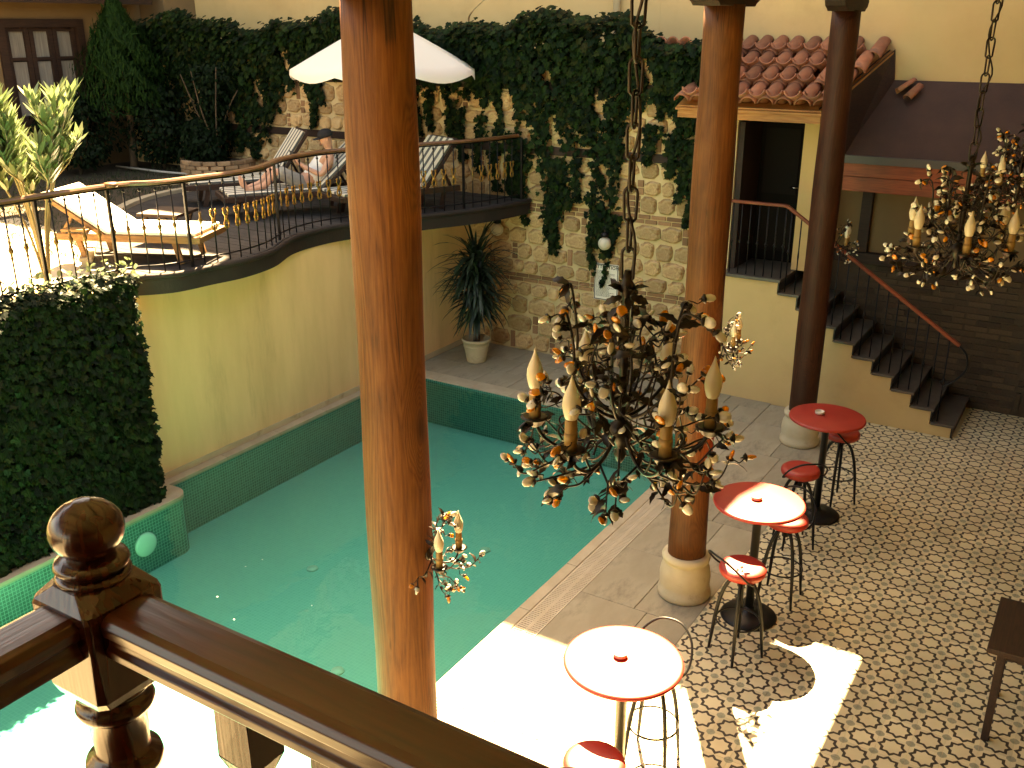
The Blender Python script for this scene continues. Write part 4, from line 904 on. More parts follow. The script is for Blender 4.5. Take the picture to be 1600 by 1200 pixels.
def lounger(name, label, foot, ang, back, mat, slats=False, wood_='teak', group='sun loungers on the terrace', LS=1.18, LB=.76):
    """foot end at the origin, body along local +x"""
    t = thing(name, label, 'sun lounger', (foot[0], foot[1], TZ), R(ang), group)
    W, zs = .31, .30
    for s_ in (-1, 1): q = MB(); q.box((0, s_ * W - .022, zs - .07), (LS + .55, s_ * W + .022, zs)); q.build('side_rail', M[wood_], t, .006)
    q = MB(); q.box((-.04, -W - .022, zs - .065), (-.001, W + .022, zs - .002)); q.build('end_rail', M[wood_], t, .006)
    for x in (.28, LS + .35):
        for s_ in (-1, 1):
            q = MB(); q.bar((x, s_ * (W - .05), zs - .01), (x - .07, s_ * (W - .05), 0.003), .035, .06, (1, 0, 0)); q.build('leg', M[wood_], t, .005)
    n_ = 14
    for k in range(n_): q = MB(); x = .01 + k * LS / n_; q.box((x, -W + .024, zs - .024), (x + LS / n_ - .018, W - .024, zs - .004)); q.build('slat', M[wood_], t)
    q = MB(); q.box((.02, -W + .0, zs + .002), (LS, W - .0, zs + .040)); q.build('seat_cushion', M[mat], t, .014, seg=3)
    br = MB(); Mx = Matrix.Translation((LS, 0, zs + .004)) @ Matrix.Rotation(-R(back), 4, 'Y')
    br.box((0, -W, 0), (LB, W, .042), Mx); br.build('back_cushion', M[mat], t, .014, seg=3)
    fr = MB()
    for s_ in (-1, 1): fr.box((0, s_ * W - .02, -.045), (LB + .03, s_ * W + .02, -.004), Mx)
    fr.box((LB - .02, -W, -.042), (LB + .04, W, -.006), Mx); fr.build('backrest_frame', M[wood_], t, .004)
    q = MB(); ex = LS + LB * .6 * math.cos(R(back)); ez = zs + LB * .6 * math.sin(R(back)) - .03
    for s_ in (-1, 1): q.bar((ex, s_ * (W - .08), ez), (ex + .18, s_ * (W - .08), zs - .05), .03, .03)
    q.build('prop', M[wood_], t)
    if not slats:
        q = MB(); q.box((LS - .25, -W - .10, zs + .10), (LS + .22, -W - .04, zs + .13)) if False else None
    return t
l1 = lounger('sun_lounger', 'wooden sun lounger with white towel glaring in the sun by the railing', (-7.98, 6.90), 204, 33, 'towel', LS=.98, LB=.72)
q = MB(); q.box((1.12, .30, .34), (1.40, .42, .365)); q.build('arm_tray', M['teak'], l1, .005)
l2 = lounger('sun_lounger', 'empty sun lounger with grey and white striped cushion and raised back', (-10.80, 9.0), 57, 54, 'stripe', wood_='darkwood')
l3 = lounger('sun_lounger', 'striped sun lounger under the reading person', (-9.66, 8.62), 57, 42, 'stripe', wood_='darkwood')
l4 = lounger('sun_lounger', 'striped sun lounger mostly hidden behind the nearest column', (-8.46, 9.32), 68, 50, 'stripe', wood_='darkwood')
t = thing('side_table', 'low brown wooden side table next to the white lounger', 'table', (-9.15, 7.35, TZ), R(20))
q = MB(); q.box((-.25, -.25, .30), (.25, .25, .335)); q.build('table_top', M['darkwood'], t, .005)
for s_ in (-1, 1):
    for e_ in (-1, 1): q = MB(); q.bar((s_ * .19, e_ * .17, .30), (s_ * .08, e_ * .17, 0), .035, .035, (0, 1, 0)); q.build('leg', M['darkwood'], t, .003)

# ================================================================== UMBRELLA
UX, UY = -8.75, 10.85
um = thing('parasol', 'cream white parasol shading the loungers behind the nearest column', 'umbrella', (UX, UY, TZ), R(10))
q = MB(); n8 = 8; rr_ = 1.28; rows = 9; vs_ = []; fs = []
NS = 64; zr, za = 4.03 - TZ, 4.67 - TZ
for i in range(rows + 1):
    t_ = i / rows
    for k in range(NS):
        a_ = 2 * math.pi * k / NS; u = (k % 8) / 8; sag = math.sin(math.pi * u)
        r_ = (.02 + t_ * (rr_ - .02)) * (1 - .055 * sag); z = za + (zr - za) * (t_ ** 1.06) - .05 * sag * t_ ** 2
        vs_.append((r_ * math.cos(a_), r_ * math.sin(a_), z))
for k in range(NS):
    a_ = 2 * math.pi * k / NS; u = (k % 8) / 8; sag = math.sin(math.pi * u); r_ = rr_ * (1 - .055 * sag) * 1.005
    vs_.append((r_ * math.cos(a_), r_ * math.sin(a_), zr - .05 * sag - .07 - .035 * sag))
for i in range(rows + 1):
    for k in range(NS): fs.append((i*NS+k, i*NS+(k+1) % NS, (i+1)*NS+(k+1) % NS, (i+1)*NS+k))
q.add(vs_, fs, True); cn = q.build('canopy', M['white_fabric'], um)
q = MB(); q.tube([(0,0,.05), (0,0,za + .03)], .024, 14); q.build('pole', M['teak'], um)
q = MB(); q.lathe([(.001, za + .09), (.02, za + .07), (.03, za + .03), (.02, za)], 14); q.build('finial', M['teak'], um)
q = MB(); q.lathe([(.26, 0), (.26, .05), (.06, .08), (.05, .2)], 28); q.build('base', M['iron'], um)
for k in range(8):
    a_ = 2 * math.pi * k / 8; c, s_ = math.cos(a_), math.sin(a_)
    q = MB(); q.tube([(.03*c, .03*s_, za - .03), (1.25*c, 1.25*s_, zr - .015)], .009, 6); q.build('rib', M['teak'], um)
    q = MB(); q.tube([(.03*c, .03*s_, za - .62), (.62*c, .62*s_, (za+zr)/2 - .03)], .008, 6); q.build('strut', M['teak'], um)

# ================================================================== PERSON READING
def skin_body(name, chains, mat, parent, sub=2):
    """chains: list of lists of (point, radius); a point given as int refers to an earlier vertex index"""
    V = []; Ed = []; Rd = []
    for ch in chains:
        prev = None
        for it in ch:
            if isinstance(it, int): cur = it
            else:
                V.append(it[0]); Rd.append(it[1]); cur = len(V) - 1
            if prev is not None: Ed.append((prev, cur))
            prev = cur
    me = bpy.data.meshes.new(name); me.from_pydata(V, Ed, []); o = bpy.data.objects.new(name, me); COL.objects.link(o)
    md = o.modifiers.new('skin', 'SKIN'); md.use_smooth_shade = True
    for i, sv_ in enumerate(me.skin_vertices[0].data):
        r_ = Rd[i]; sv_.radius = r_ if isinstance(r_, tuple) else (r_, r_)
    me.skin_vertices[0].data[0].use_root = True
    s2 = o.modifiers.new('sub', 'SUBSURF'); s2.levels = sub; s2.render_levels = sub
    dg = bpy.context.evaluated_depsgraph_get(); me2 = bpy.data.meshes.new_from_object(o.evaluated_get(dg)); bpy.data.objects.remove(o)
    me2.name = name; me2.materials.clear(); me2.materials.append(mat)
    for p in me2.polygons: p.use_smooth = True
    return link(name, me2, None, parent)
# local frame: x towards the feet, z up, origin under the hips on the deck
ps = thing('person', 'person in white sleeveless shirt, grey shorts and black cap reading a tablet on a lounger', 'person', (-9.06, 9.50, TZ), R(57 + 180))
hip = (0, 0, .40)
def fing(base, d, bend):
    out = []; p = Vector(base)
    for i in range(4):
        out.append((tuple(p), .0085 - .0008 * i)); p = p + Vector(d) * .026 + Vector(bend) * .008 * i
    return out
ch = [[(hip, .125), ((-.12, 0, .50), .12), ((-.25, 0, .63), .135), ((-.35, 0, .75), .12), ((-.375, 0, .835), .055), ((-.365, 0, .89), .055), ((-.335, 0, .95), .088), ((-.325, 0, 1.02), .092), ((-.335, 0, 1.085), .07)]]
nv = 9
for s_ in (-1, 1):
    ch.append([0, ((.08, s_ * .10, .41), .095), ((.40, s_ * .13, .60), .068), ((.45, s_ * .13, .59), .058), ((.60, s_ * .12, .42), .052), ((.80, s_ * .11, .375), .036), ((.85, s_ * .11, .39), .036), ((.88, s_ * .11, .49), .03), ((.885, s_ * .115, .55), .022)]); nv += 8
    ch.append([3, ((-.33, s_ * .18, .75), .062), ((-.20, s_ * .25, .57), .045), ((-.16, s_ * .245, .54), .042), ((.02, s_ * .17, .64), .032), ((.06, s_ * .14, .675), .026), ((.10, s_ * .12, .70), .03)]); nv += 6
    wi = nv - 1
    for k in range(4):
        f_ = fing((.115, s_ * (.10 + .02 * k - .015), .71 + .004 * k), (.35, -s_ * .55, .75), (0, -s_ * .8, -.2)); ch.append([wi] + f_); nv += 4
    f_ = fing((.095, s_ * .09, .72), (-.1, -s_ * .5, .8), (0, -s_ * .4, 0)); ch.append([wi] + f_); nv += 4
ps.scale = (.92, .92, .92)
body = skin_body('body', ch, M['skin'], ps)
HO = Vector((-.12, 0, -.15))
q = MB()
q.lathe([(.001, -.02), (.014, -.012), (.016, 0), (.010, .018), (.001, .03)], 10, Matrix.Translation(Vector((-.115, 0, 1.135)) + HO))
for s_ in (-1, 1): q.lathe([(.001, -.03), (.016, -.012), (.018, .01), (.001, .032)], 8, Matrix.Translation(Vector((-.215, s_ * .092, 1.145)) + HO))
q.build('face_features', M['skin'], ps)
q = MB()
for s_ in (-1, 1): q.lathe([(.001, -.008), (.009, 0), (.001, .008)], 8, Matrix.Translation(Vector((-.126, s_ * .033, 1.162)) + HO))
q.build('eyes', M['black_plastic'], ps)
q = MB(); q.tube([Vector((-.130, -.026, 1.088)) + HO, Vector((-.122, 0, 1.086)) + HO, Vector((-.130, .026, 1.088)) + HO], .006, 6); q.build('mouth', plain('lips', (.38,.14,.11), .5), ps)
skin_body('shirt', [[((-.02, 0, .41), (.150, .140)), ((-.13, 0, .51), (.145, .150)), ((-.255, 0, .635), (.155, .17)), ((-.34, 0, .73), (.13, .17)), ((-.375, 0, .80), (.085, .10))]], M['shirt'], ps, 2)
sh = [[((-.04, 0, .40), .145), ((.0, 0, .395), .14)]]
for s_ in (-1, 1): sh.append([1, ((.10, s_ * .105, .425), .115), ((.24, s_ * .118, .51), .105), ((.36, s_ * .128, .58), .098), ((.42, s_ * .13, .60), .088)])
skin_body('shorts', sh, M['shorts'], ps, 2)
q = MB(); cpM = Matrix.Translation(Vector((-.212, 0, 1.185)) + HO) @ Matrix.Rotation(R(14), 4, 'Y')
q.lathe([(.108, 0), (.109, .03), (.098, .065), (.070, .092), (.03, .106), (.001, .109)], 24, cpM)
vis = [(.05, -.085), (.11, -.083), (.165, -.06), (.185, 0), (.165, .06), (.11, .083), (.05, .085)]; q.prism(vis, -.004, .006, cpM); q.build('cap', M['cap'], ps)
tbm = Matrix.Translation((-9.06, 9.50, TZ)) @ Matrix.Rotation(R(237), 4, 'Z') @ Matrix.Scale(.92, 4)
q = MB(); q.box((-.006, -.125, -.09), (.006, .125, .09)); tab = q.build('tablet', M['black_plastic'], None, .004)
q = MB(); q.box((-.0075, -.110, -.075), (-.0062, .110, .075)); q.build('screen', plain('tablet_glass', (.03,.035,.04), .08), tab)
tab.matrix_world = tbm @ Matrix.Translation((.135, 0, .775)) @ Matrix.Rotation(R(22), 4, 'Y'); tag(tab, 'black tablet held up by the reading person', 'tablet')

# ================================================================== WALL LAMPS, SIGN
for x, z, y_, lab in [(-7.56, 1.80, WY - .16, 'white globe wall lamp under the terrace corner'), (-5.83, 1.79, WY - .16, 'white globe wall lamp under the long ivy strand')]:
    t = thing('globe_lamp', lab, 'wall lamp', (x, y_, z), group='globe lamps on the stone wall')
    q = MB(); q.lathe([(.001, -.088)] + [(.09 * math.cos(R(k)), .09 * math.sin(R(k))) for k in range(-78, 79, 12)] + [(.03, .088)], 32); q.build('globe', M['globe'], t)
    q = MB(); q.lathe([(.03, .086), (.06, .10), (.055, .14), (.02, .16)], 20); q.build('cap', M['iron'], t)
    q = MB(); q.tube(spline([(0, 0, .15), (0, .01, .22), (0, .08, .25), (0, .14, .18)], 6), .012, 8); q.build('bracket', M['iron'], t)
    q = MB(); q.lathe([(.05, 0), (.05, .015), (.001, .02)], 18, Matrix.Translation((0, .158, .18)) @ Matrix.Rotation(R(90), 4, 'X')); q.build('wall_plate', M['iron'], t)
sg = thing('pool_rules_sign', 'white pool rules sign with black border on the stone wall', 'sign', (-5.83, WY - .075, .97))
q = MB(); q.box((-.185, 0, 0), (.185, .012, .52)); q.build('board', plain('sign_white', (.74,.72,.64), .5), sg, .003)
ink = plain('sign_ink', (.02,.02,.022), .6)
q = MB()
for lo, hi in [((-.178, .008), (.178, .020)), ((-.178, .500), (.178, .512)), ((-.178, .020), (-.166, .500)), ((.166, .020), (.178, .500))]: q.box((lo[0], -.0016, lo[1]), (hi[0], -.0002, hi[1]))
q.build('border', ink, sg)
q = MB(); rr = random.Random(3)
for k in range(22):
    z = .415 - k * .017
    x = -.155; 
    lim = -.155 + rr.uniform(.17, .30)
    while x < lim:
        w = rr.uniform(.012, .03); q.box((x, -.0016, z), (min(x + w, lim), -.0002, z + .006)); x += w + .006
q.build('text_lines', ink, sg)
cu = bpy.data.curves.new('heading', 'FONT'); cu.body = 'ATTENTION'; cu.size = .062; cu.offset = .0016; cu.align_x = 'CENTER'; cu.extrude = .0005; cu.space_character = 1.12
to = bpy.data.objects.new('heading', cu); COL.objects.link(to); dg = bpy.context.evaluated_depsgraph_get(); tme_ = bpy.data.meshes.new_from_object(to.evaluated_get(dg)); bpy.data.objects.remove(to)
o = link('heading', tme_, None, sg, (0, -.0012, .452), (R(90), 0, 0)); tme_.materials.clear(); tme_.materials.append(ink)

# ================================================================== PLANTS
# potted yucca
yu = thing('potted_yucca', 'tall dark yucca in a pale ceramic pot in the corner by the pool', 'plant', (-7.50, 11.12, 0))
q = MB(); q.lathe([(.13, 0), (.14, .015), (.145, .05), (.165, .16), (.185, .26), (.19, .30), (.205, .305), (.21, .33), (.205, .35), (.185, .352), (.18, .30), (.001, .30)], 36); q.lathe([(.148, .07), (.156, .085), (.152, .10)], 36); q.lathe([(.176, .225), (.186, .235), (.184, .25)], 36); q.build('pot', M['stone_base'], yu)
q = MB(); q.tube([(0,0,.28), (.02,.01,.7), (-.02,0,1.2), (0,0,1.5)], [.05,.045,.04,.03], 10); q.tube([(0,0,.5), (.10,-.05,.9), (.12,-.08,1.15)], [.035,.03,.025], 8); q.build('trunk', M['bark'], yu)
VV = []; NSEG = 6
for hx_, hy_, hz2, cnt, L0 in [(0, 0, 1.52, 170, .72), (.12, -.08, 1.18, 100, .62), (-.05, .0, 1.15, 110, .6), (.02, -.02, .95, 90, .5)]:
    for k in range(cnt):
        az_ = random.uniform(0, 2 * math.pi); el = R(random.choice([random.uniform(-20, 80), random.uniform(-60, 30)])); L_ = L0 * random.uniform(.7, 1.1); w = random.uniform(.016, .024)
        p = Vector((hx_, hy_, hz2 + random.uniform(-.25, .05))); d = Vector((math.cos(az_) * math.cos(el), math.sin(az_) * math.cos(el), math.sin(el))); sd = d.cross(Vector((0,0,1))).normalized()
        for s_ in range(NSEG + 1):
            t_ = s_ / NSEG; ww = w * (1 - t_) ** .5 * (0.6 + .8 * min(1, t_ * 3)); VV += [p - sd * ww, p + sd * ww]
            p = p + d * (L_ / NSEG); d = (d + Vector((0, 0, -.14 - .14 * t_))).normalized()
np_mesh('foliage', np.array([tuple(v) for v in VV]), 2 * (NSEG + 1), [(2*i, 2*i+1, 2*i+3, 2*i+2) for i in range(NSEG)], M['yucca'], yu)

# climbing vine over the stone wall: drape profile given as bottom heights along the wall
vine = thing('climbing_vine', 'dark green ivy curtain spilling over the stone wall in long strands', 'vine', (-9, WY - .1, 2.3))
XS = [-15.5, -14.6, -13.9, -13.2, -12.6, -12.2, -11.9, -11.6, -11.0, -10.3, -9.6, -9.0, -8.6, -8.2, -7.9, -7.6, -7.35, -7.15, -7.0, -6.85, -6.7, -6.55, -6.42, -6.3, -6.15, -6.0, -5.85, -5.72, -5.62, -5.5, -5.3, -5.05, -4.85, -4.7, -4.55, -4.4]
ZB = [3.3, 3.1, 3.35, 3.2, 2.75, 2.7, 3.1, 3.7, 3.86, 3.88, 3.86, 3.82, 3.75, 3.72, 3.6, 3.5, 3.4, 3.35, 3.05, 2.7, 2.55, 2.65, 3.05, 3.1, 2.8, 2.4, 2.15, 2.3, 3.2, 3.65, 3.7, 3.45, 3.3, 3.15, 3.2, 3.7]
ZT = lambda x: 4.62 + .10 * np.sin(x * 1.7) + .06 * np.sin(x * 5.3) - .16 * np.clip((x + 5.6) / .5, 0, 1)
nl = 26000; x = RNG.uniform(-15.6, -4.35, nl); zt = ZT(x); zb = np.interp(x, XS, ZB) + .12 * np.sin(x * 21) + .08 * np.sin(x * 47 + 1)
u = RNG.random(nl) ** 1.35; z = zt - u * (zt - zb) + RNG.normal(0, .03, nl)
thin = (u > .62) & (RNG.random(nl) < (u - .62) * 2.0); gapn = (np.sin(x * 9.1) + np.sin(x * 17.3 + z * 3) + np.sin(z * 7 + x * 4)) > 1.25
keep = ~thin & ~(gapn & (u > .35)); x, z, u, zt = x[keep], z[keep], u[keep], zt[keep]
yy = WY - .06 - RNG.random(len(x)) * (.10 + .30 * np.clip(1 - u * 1.6, 0, 1)) + .25 * np.clip(1 - u * 6, 0, 1) * RNG.random(len(x))
C = np.stack([x, yy, z], 1); Nn = np.stack([np.zeros(len(x)), -np.ones(len(x)), .35 + 1.2 * np.clip(1 - u * 4, 0, 1)], 1)
off = np.array([[-9, WY - .1, 2.3]])
leaves('foliage', C - off, Nn, RNG.uniform(.055, .125, len(x)), IVY, M['ivy'], vine, spread=.8)
# hanging strands
strands = [(-11.05, 3.75, 3.05, .09), (-10.85, 3.75, 3.4, .06), (-9.0, 3.75, 3.05, .08), (-8.75, 3.7, 3.15, .07), (-8.35, 3.6, 3.0, .10), (-8.2, 3.5, 2.75, .06), (-7.9, 3.4, 2.6, .08), (-7.6, 3.3, 2.35, .10), (-7.35, 3.2, 2.15, .09), (-7.15, 3.1, 1.95, .07), (-7.3, 3.1, 2.4, .07), (-6.72, 2.9, 1.55, .12), (-6.62, 2.9, 1.75, .10), (-6.5, 2.8, 2.2, .08), (-6.3, 2.9, 2.35, .06), (-6.02, 2.4, 1.75, .14), (-5.88, 2.2, 1.62, .15), (-5.84, 2.2, 1.15, .008), (-5.72, 2.2, 1.85, .12), (-6.05, 2.3, 1.35, .04), (-5.3, 3.4, 2.9, .10), (-4.98, 3.3, 2.75, .10), (-4.80, 3.2, 2.45, .10), (-4.66, 3.2, 2.15, .08), (-4.58, 3.1, 2.35, .06), (-12.4, 2.9, 2.5, .16), (-12.7, 2.9, 2.6, .14), (-13.6, 3.3, 2.8, .1)]
cc = []
for k, (sx, z1, z0_, w) in enumerate(strands):
    n_ = int((z1 - z0_) * 150 * (w / .09) ** .7) + 8; t_ = RNG.random(n_); zz_ = z1 - t_ * (z1 - z0_)
    xx = sx + .04 * np.sin(zz_ * 6 + k) + RNG.normal(0, w * .55 * (1 - .75 * t_) + .012, n_); cc.append(np.stack([xx, WY - .05 - RNG.random(n_) * .10, zz_], 1))
    q = MB(); q.tube([(sx + .04 * math.sin(z * 6 + k) + 9, .02, z - 2.3) for z in np.linspace(z1, z0_, 8)], .004, 5); q.build('strand', M['bark'], vine)
C = np.concatenate(cc); leaves('strand_leaves', C - off, np.tile(np.array([[0, -1, .4]]), (len(C), 1)), RNG.uniform(.05, .105, len(C)), IVY, M['ivy'], vine, spread=.7)
q = MB(); q.tube(spline([(.62, .55, 2.18), (.75, .3, 2.35), (.95, .1, 2.45), (1.25, 0, 2.62), (1.38, .02, 2.70)], 6), [.012] * 12 + [.008] * 13, 6)
q.build('bare_twig', M['stem'], vine)

# conifer and dark shrubs at the back left
cf_ = thing('conifer_tree', 'small cone-shaped green conifer in front of the garden house', 'tree', (-14.55, 11.1, TZ))
q = MB(); q.tube([(0,0,-.05), (.03,.02,.8), (0,0,2.3)], [.07,.06,.02], 8); q.build('trunk', M['bark'], cf_)
n_ = 9000; t_ = RNG.random(n_) ** .75; an = RNG.uniform(0, 2*np.pi, n_); rad = (.74 * np.sin(np.clip(1 - t_, 0, 1) * 1.75 + .05) ) * (RNG.random(n_) ** .35) * (1 + .16 * np.sin(an * 5 + t_ * 14) + .10 * np.sin(an * 11 + t_ * 31))
C = np.stack([rad * np.cos(an), rad * np.sin(an), 0.85 + t_ * 1.80], 1); Nn = np.stack([np.cos(an), np.sin(an), .3 + 0 * an], 1)
leaves('crown', C, Nn, RNG.uniform(.09, .17, n_), [(0,0),(.10,.25),(.05,.45),(.10,.6),(0,1),(-.10,.6),(-.05,.45),(-.10,.25)], M['conifer'], cf_, up=np.tile(np.array([[0,0,1.0]]), (n_,1)) + Nn * .35, spread=.6)
for sx, sy, h, w, lab in [(-14.9, 10.3, 1.15, .75, 'dark leafy shrub under the house window'), (-14.2, 11.45, 1.3, .6, 'dark bushy shrub between conifer and ivy'), (-13.2, 11.5, .8, .5, 'small dark shrub left of the brick planter')]:
    t = thing('garden_shrub', lab, 'shrub', (sx, sy, TZ), group='dark shrubs at the back of the terrace')
    q = MB()
    for k in range(6): a_ = k * 1.05; q.tube([(0,0,-.05), (.15*math.cos(a_), .15*math.sin(a_), h*.4), (.35*w*math.cos(a_), .35*w*math.sin(a_), h*.85)], [.02,.015,.006], 6)
    q.build('branches', M['bark'], t)
    n_ = 2600; an = RNG.uniform(0, 2*np.pi, n_); ph = RNG.random(n_) ** .8; r_ = w * np.sqrt(np.clip(1 - (2*ph - .95)**2, .05, 1)) * RNG.random(n_) ** .4 * (1 + .2*np.sin(an*4 + ph*9))
    C = np.stack([r_*np.cos(an), r_*np.sin(an), .08 + ph*h], 1); leaves('foliage', C, np.stack([np.cos(an), np.sin(an), .6 + 0*an], 1), RNG.uniform(.05, .11, n_), OVAL, M['shrub'], t)
# brick planter ring with a young tree
pl = thing('brick_planter', 'low round brick planter ring at the foot of the ivy', 'planter', (-12.95, 11.55, TZ))
qb = MB(); qb.box((-.10, -.05, -.03), (.10, .05, .03)); pbm = qb.mesh('brick', .004, 1); pbm.materials.append(surf('planter_brick', (.30,.17,.09), (.46,.28,.16), .9, 9, 6, .5, 40, island=.3, bdist=.006))
for r_ in range(4):
    for k in range(16):
        a_ = 2 * math.pi * (k + .5 * (r_ % 2)) / 16; link('brick', pbm, None, pl, (.56 * math.cos(a_), .56 * math.sin(a_), -.02 + r_ * .068), (0, 0, a_ + math.pi / 2 + random.uniform(-.04, .04)))
q = MB(); q.lathe([(.001, .17), (.5, .16), (.5, -.05)], 24); q.build('earth', M['soil'], pl)
t = thing('planter_tree', 'thin-stemmed dark plant growing out of the brick planter', 'plant', (-12.95, 11.55, TZ + .16))
q = MB()
for k in range(7):
    a_ = k * .9 + .3; q.tube(spline([(0,0,-.02), (.10*math.cos(a_), .10*math.sin(a_), .4), (.28*math.cos(a_), .28*math.sin(a_), .85), (.5*math.cos(a_), .42*math.sin(a_), 1.15 + .06*k)], 4), [.022 - .0012*i for i in range(13)], 6)
q.build('stems', M['bark'], t)
n_ = 1900; an = RNG.uniform(0, 2*np.pi, n_); ph = RNG.random(n_); C = np.stack([(.12 + .5*ph)*np.cos(an)*RNG.random(n_)**.5, (.12 + .4*ph)*np.sin(an)*RNG.random(n_)**.5, .35 + ph*1.25], 1)
leaves('foliage', C, np.stack([np.cos(an), np.sin(an), .4 + 0*an], 1), RNG.uniform(.05, .10, n_), OVAL, M['shrub'], t)
q = MB(); q.tube([(-14.9, 11.0, TZ + .0), (-13.6, 10.9, TZ + .01), (-12.2, 11.1, TZ + .0), (-11.6, 11.4, TZ)], .018, 8); tag(q.build('garden_hose', plain('pale_hose', (.42,.40,.36), .5)), 'pale garden hose lying along the back of the terrace', 'hose')
# oleanders
def oleander(loc, h, nst, seed, lab, spread=.5):
    r = random.Random(seed); t = thing('oleander_shrub', lab, 'shrub', loc, group='oleanders by the terrace railing')
    st_ = MB(); Cs = []; Ups = []; tips = []
    for k in range(nst):
        a_ = 2*math.pi*k/nst + r.uniform(-.4, .4); ln = h * r.uniform(.72, 1.0); sp2 = spread * r.uniform(.35, 1)
        pts = spline([(0,0,-.06), (.2*sp2*math.cos(a_), .2*sp2*math.sin(a_), ln*.35), (.6*sp2*math.cos(a_), .6*sp2*math.sin(a_), ln*.7), (sp2*math.cos(a_), sp2*math.sin(a_), ln)], 6)
        st_.tube(pts, [.016 - .0006*i for i in range(len(pts))], 6)
        for side in range(3):
            b0 = pts[r.randint(10, 14)]; aa = a_ + r.uniform(-1.4, 1.4); e0 = b0 + Vector((.22*math.cos(aa), .22*math.sin(aa), r.uniform(.2, .5))); st_.tube([b0, b0.lerp(e0, .5) + Vector((.03*math.cos(aa), .03*math.sin(aa), 0)), e0], [.008,.006,.004], 5)
            for j in range(55):
                p = b0.lerp(e0, .1 + .9*r.random()); q_ = r.uniform(0, 6.28); Cs.append(p); Ups.append((math.cos(q_)*.55, math.sin(q_)*.55, 1.0))
            tips.append(e0)
        for j in range(125):
            p = pts[r.randint(10, len(pts)-1)]; q_ = r.uniform(0, 6.28); Cs.append(p); Ups.append((math.cos(q_)*.55, math.sin(q_)*.55, 1.0))
        tips.append(pts[-1])
    st_.build('stems', M['stem'], t)
    C = np.array([tuple(p) for p in Cs]); U_ = np.array(Ups); Nn = np.stack([-U_[:, 0]*1.8, -U_[:, 1]*1.8, np.full(len(U_), .55)], 1)
    leaves('foliage', C, Nn, np.array([r.uniform(.13, .23) for _ in Cs]), LANCE, M['oleander'], t, up=U_, spread=.35)
    fl = []
    for p in sorted(tips, key=lambda v: -v.z)[:2]:
        for j in range(26): fl.append((p.x + r.gauss(0, .035), p.y + r.gauss(0, .035), p.z + .05 + r.gauss(0, .025)))
    leaves('flowers', np.array(fl), np.tile(np.array([[0, 0, 1.0]]), (len(fl), 1)), .045, OVAL, M['flower'], t, spread=1.6)
    return t
oleander((-8.42, 5.30, TZ - .03), 1.88, 8, 5, 'sunlit oleander shrub with pink blossom behind the terrace rail', .56)
oleander((-8.42, 4.55, TZ - .03), 1.95, 6, 11, 'sunlit oleander shrub cut off by the left edge of the view', .46)
C = np.stack([RNG.uniform(-8.4, -8.0, 160), RNG.uniform(4.0, 6.0, 160), TZ + RNG.random(160) * .22], 1)
wd = leaves('edge_weeds', C, np.tile(np.array([[.2, 0, 1.0]]), (160, 1)), RNG.uniform(.05, .10, 160), OVAL, M['oleander'], None); tag(wd, 'small weeds sprouting along the top of the green panel', 'weeds', kind='stuff')

# ================================================================== CHANDELIERS AND SCONCES
def metal_leaf():
    n_ = 7; vs_ = []; fs = []
    for i in range(n_ + 1):
        t_ = i / n_; w = .26 * math.sin(math.pi * min(1, t_ * .93 + .07)) ** .8 * (1.0 if i % 2 else .72); z = .10 * math.sin(t_ * 3.0) - .35 * t_ ** 2.2
        if i == n_: w = .004
        vs_ += [(-w, t_, z + .10 * w), (0, t_, z - .02), (w, t_, z + .10 * w)]
    for i in range(n_):
        a = 3 * i; fs += [(a, a+1, a+4, a+3), (a+1, a+2, a+5, a+4)]
    q = MB(); q.add(vs_, fs, True); me = q.mesh('leaf'); me.materials.append(M['bronze']); return me
LEAF = metal_leaf()
def drop(mat):
    q = MB(); q.lathe([(.001, 0), (.30, .12), (.42, .38), (.40, .68), (.22, .93), (.001, 1.0)], 10); q.v = [(x, y_ * .45, z) for x, y_, z in q.v]
    me = q.mesh('glass_petal'); me.materials.append(mat); return me
DROPS = [drop(M['pearl']), drop(M['amber'])]
q = MB(); q.lathe([(.20, -.12), (.42, .10), (.20, .2), (.001, .22)], 8); q.lathe([(.05, -.35), (.06, -.1)], 6); CUP = q.mesh('calyx'); CUP.materials.append(M['bronze'])
q = MB(); q.lathe([(.0125, -.004), (.017, .002), (.021, .018), (.0235, .034), (.0215, .052), (.0155, .070), (.0085, .087), (.0040, .101), (.001, .113)], 20); BULB = q.mesh('bulb'); BULB.materials.append(M['bulb'])
q = MB(); q.lathe([(.0165, 0), (.0160, .04), (.0155, .080), (.0135, .086)], 16); q.lathe([(.0172, .05), (.0183, .04), (.0178, .025)], 10); SLEEVE = q.mesh('candle_sleeve'); SLEEVE.materials.append(M['sleeve'])
q = MB(); q.lathe([(.010, -.02), (.022, -.012), (.032, .004), (.040, .008), (.030, .012), (.014, .006)], 16); CUPC = q.mesh('candle_cup'); CUPC.materials.append(M['bronze'])
link_m = MB(); link_m.tube([(.017 * math.cos(R(a)), 0, (.027 if math.sin(R(a)) >= 0 else -.027) + .017 * math.sin(R(a))) for a in range(0, 360, 30)], .0042, 6, closed=True); LINK = link_m.mesh('chain_link'); LINK.materials.append(M['bronze'])

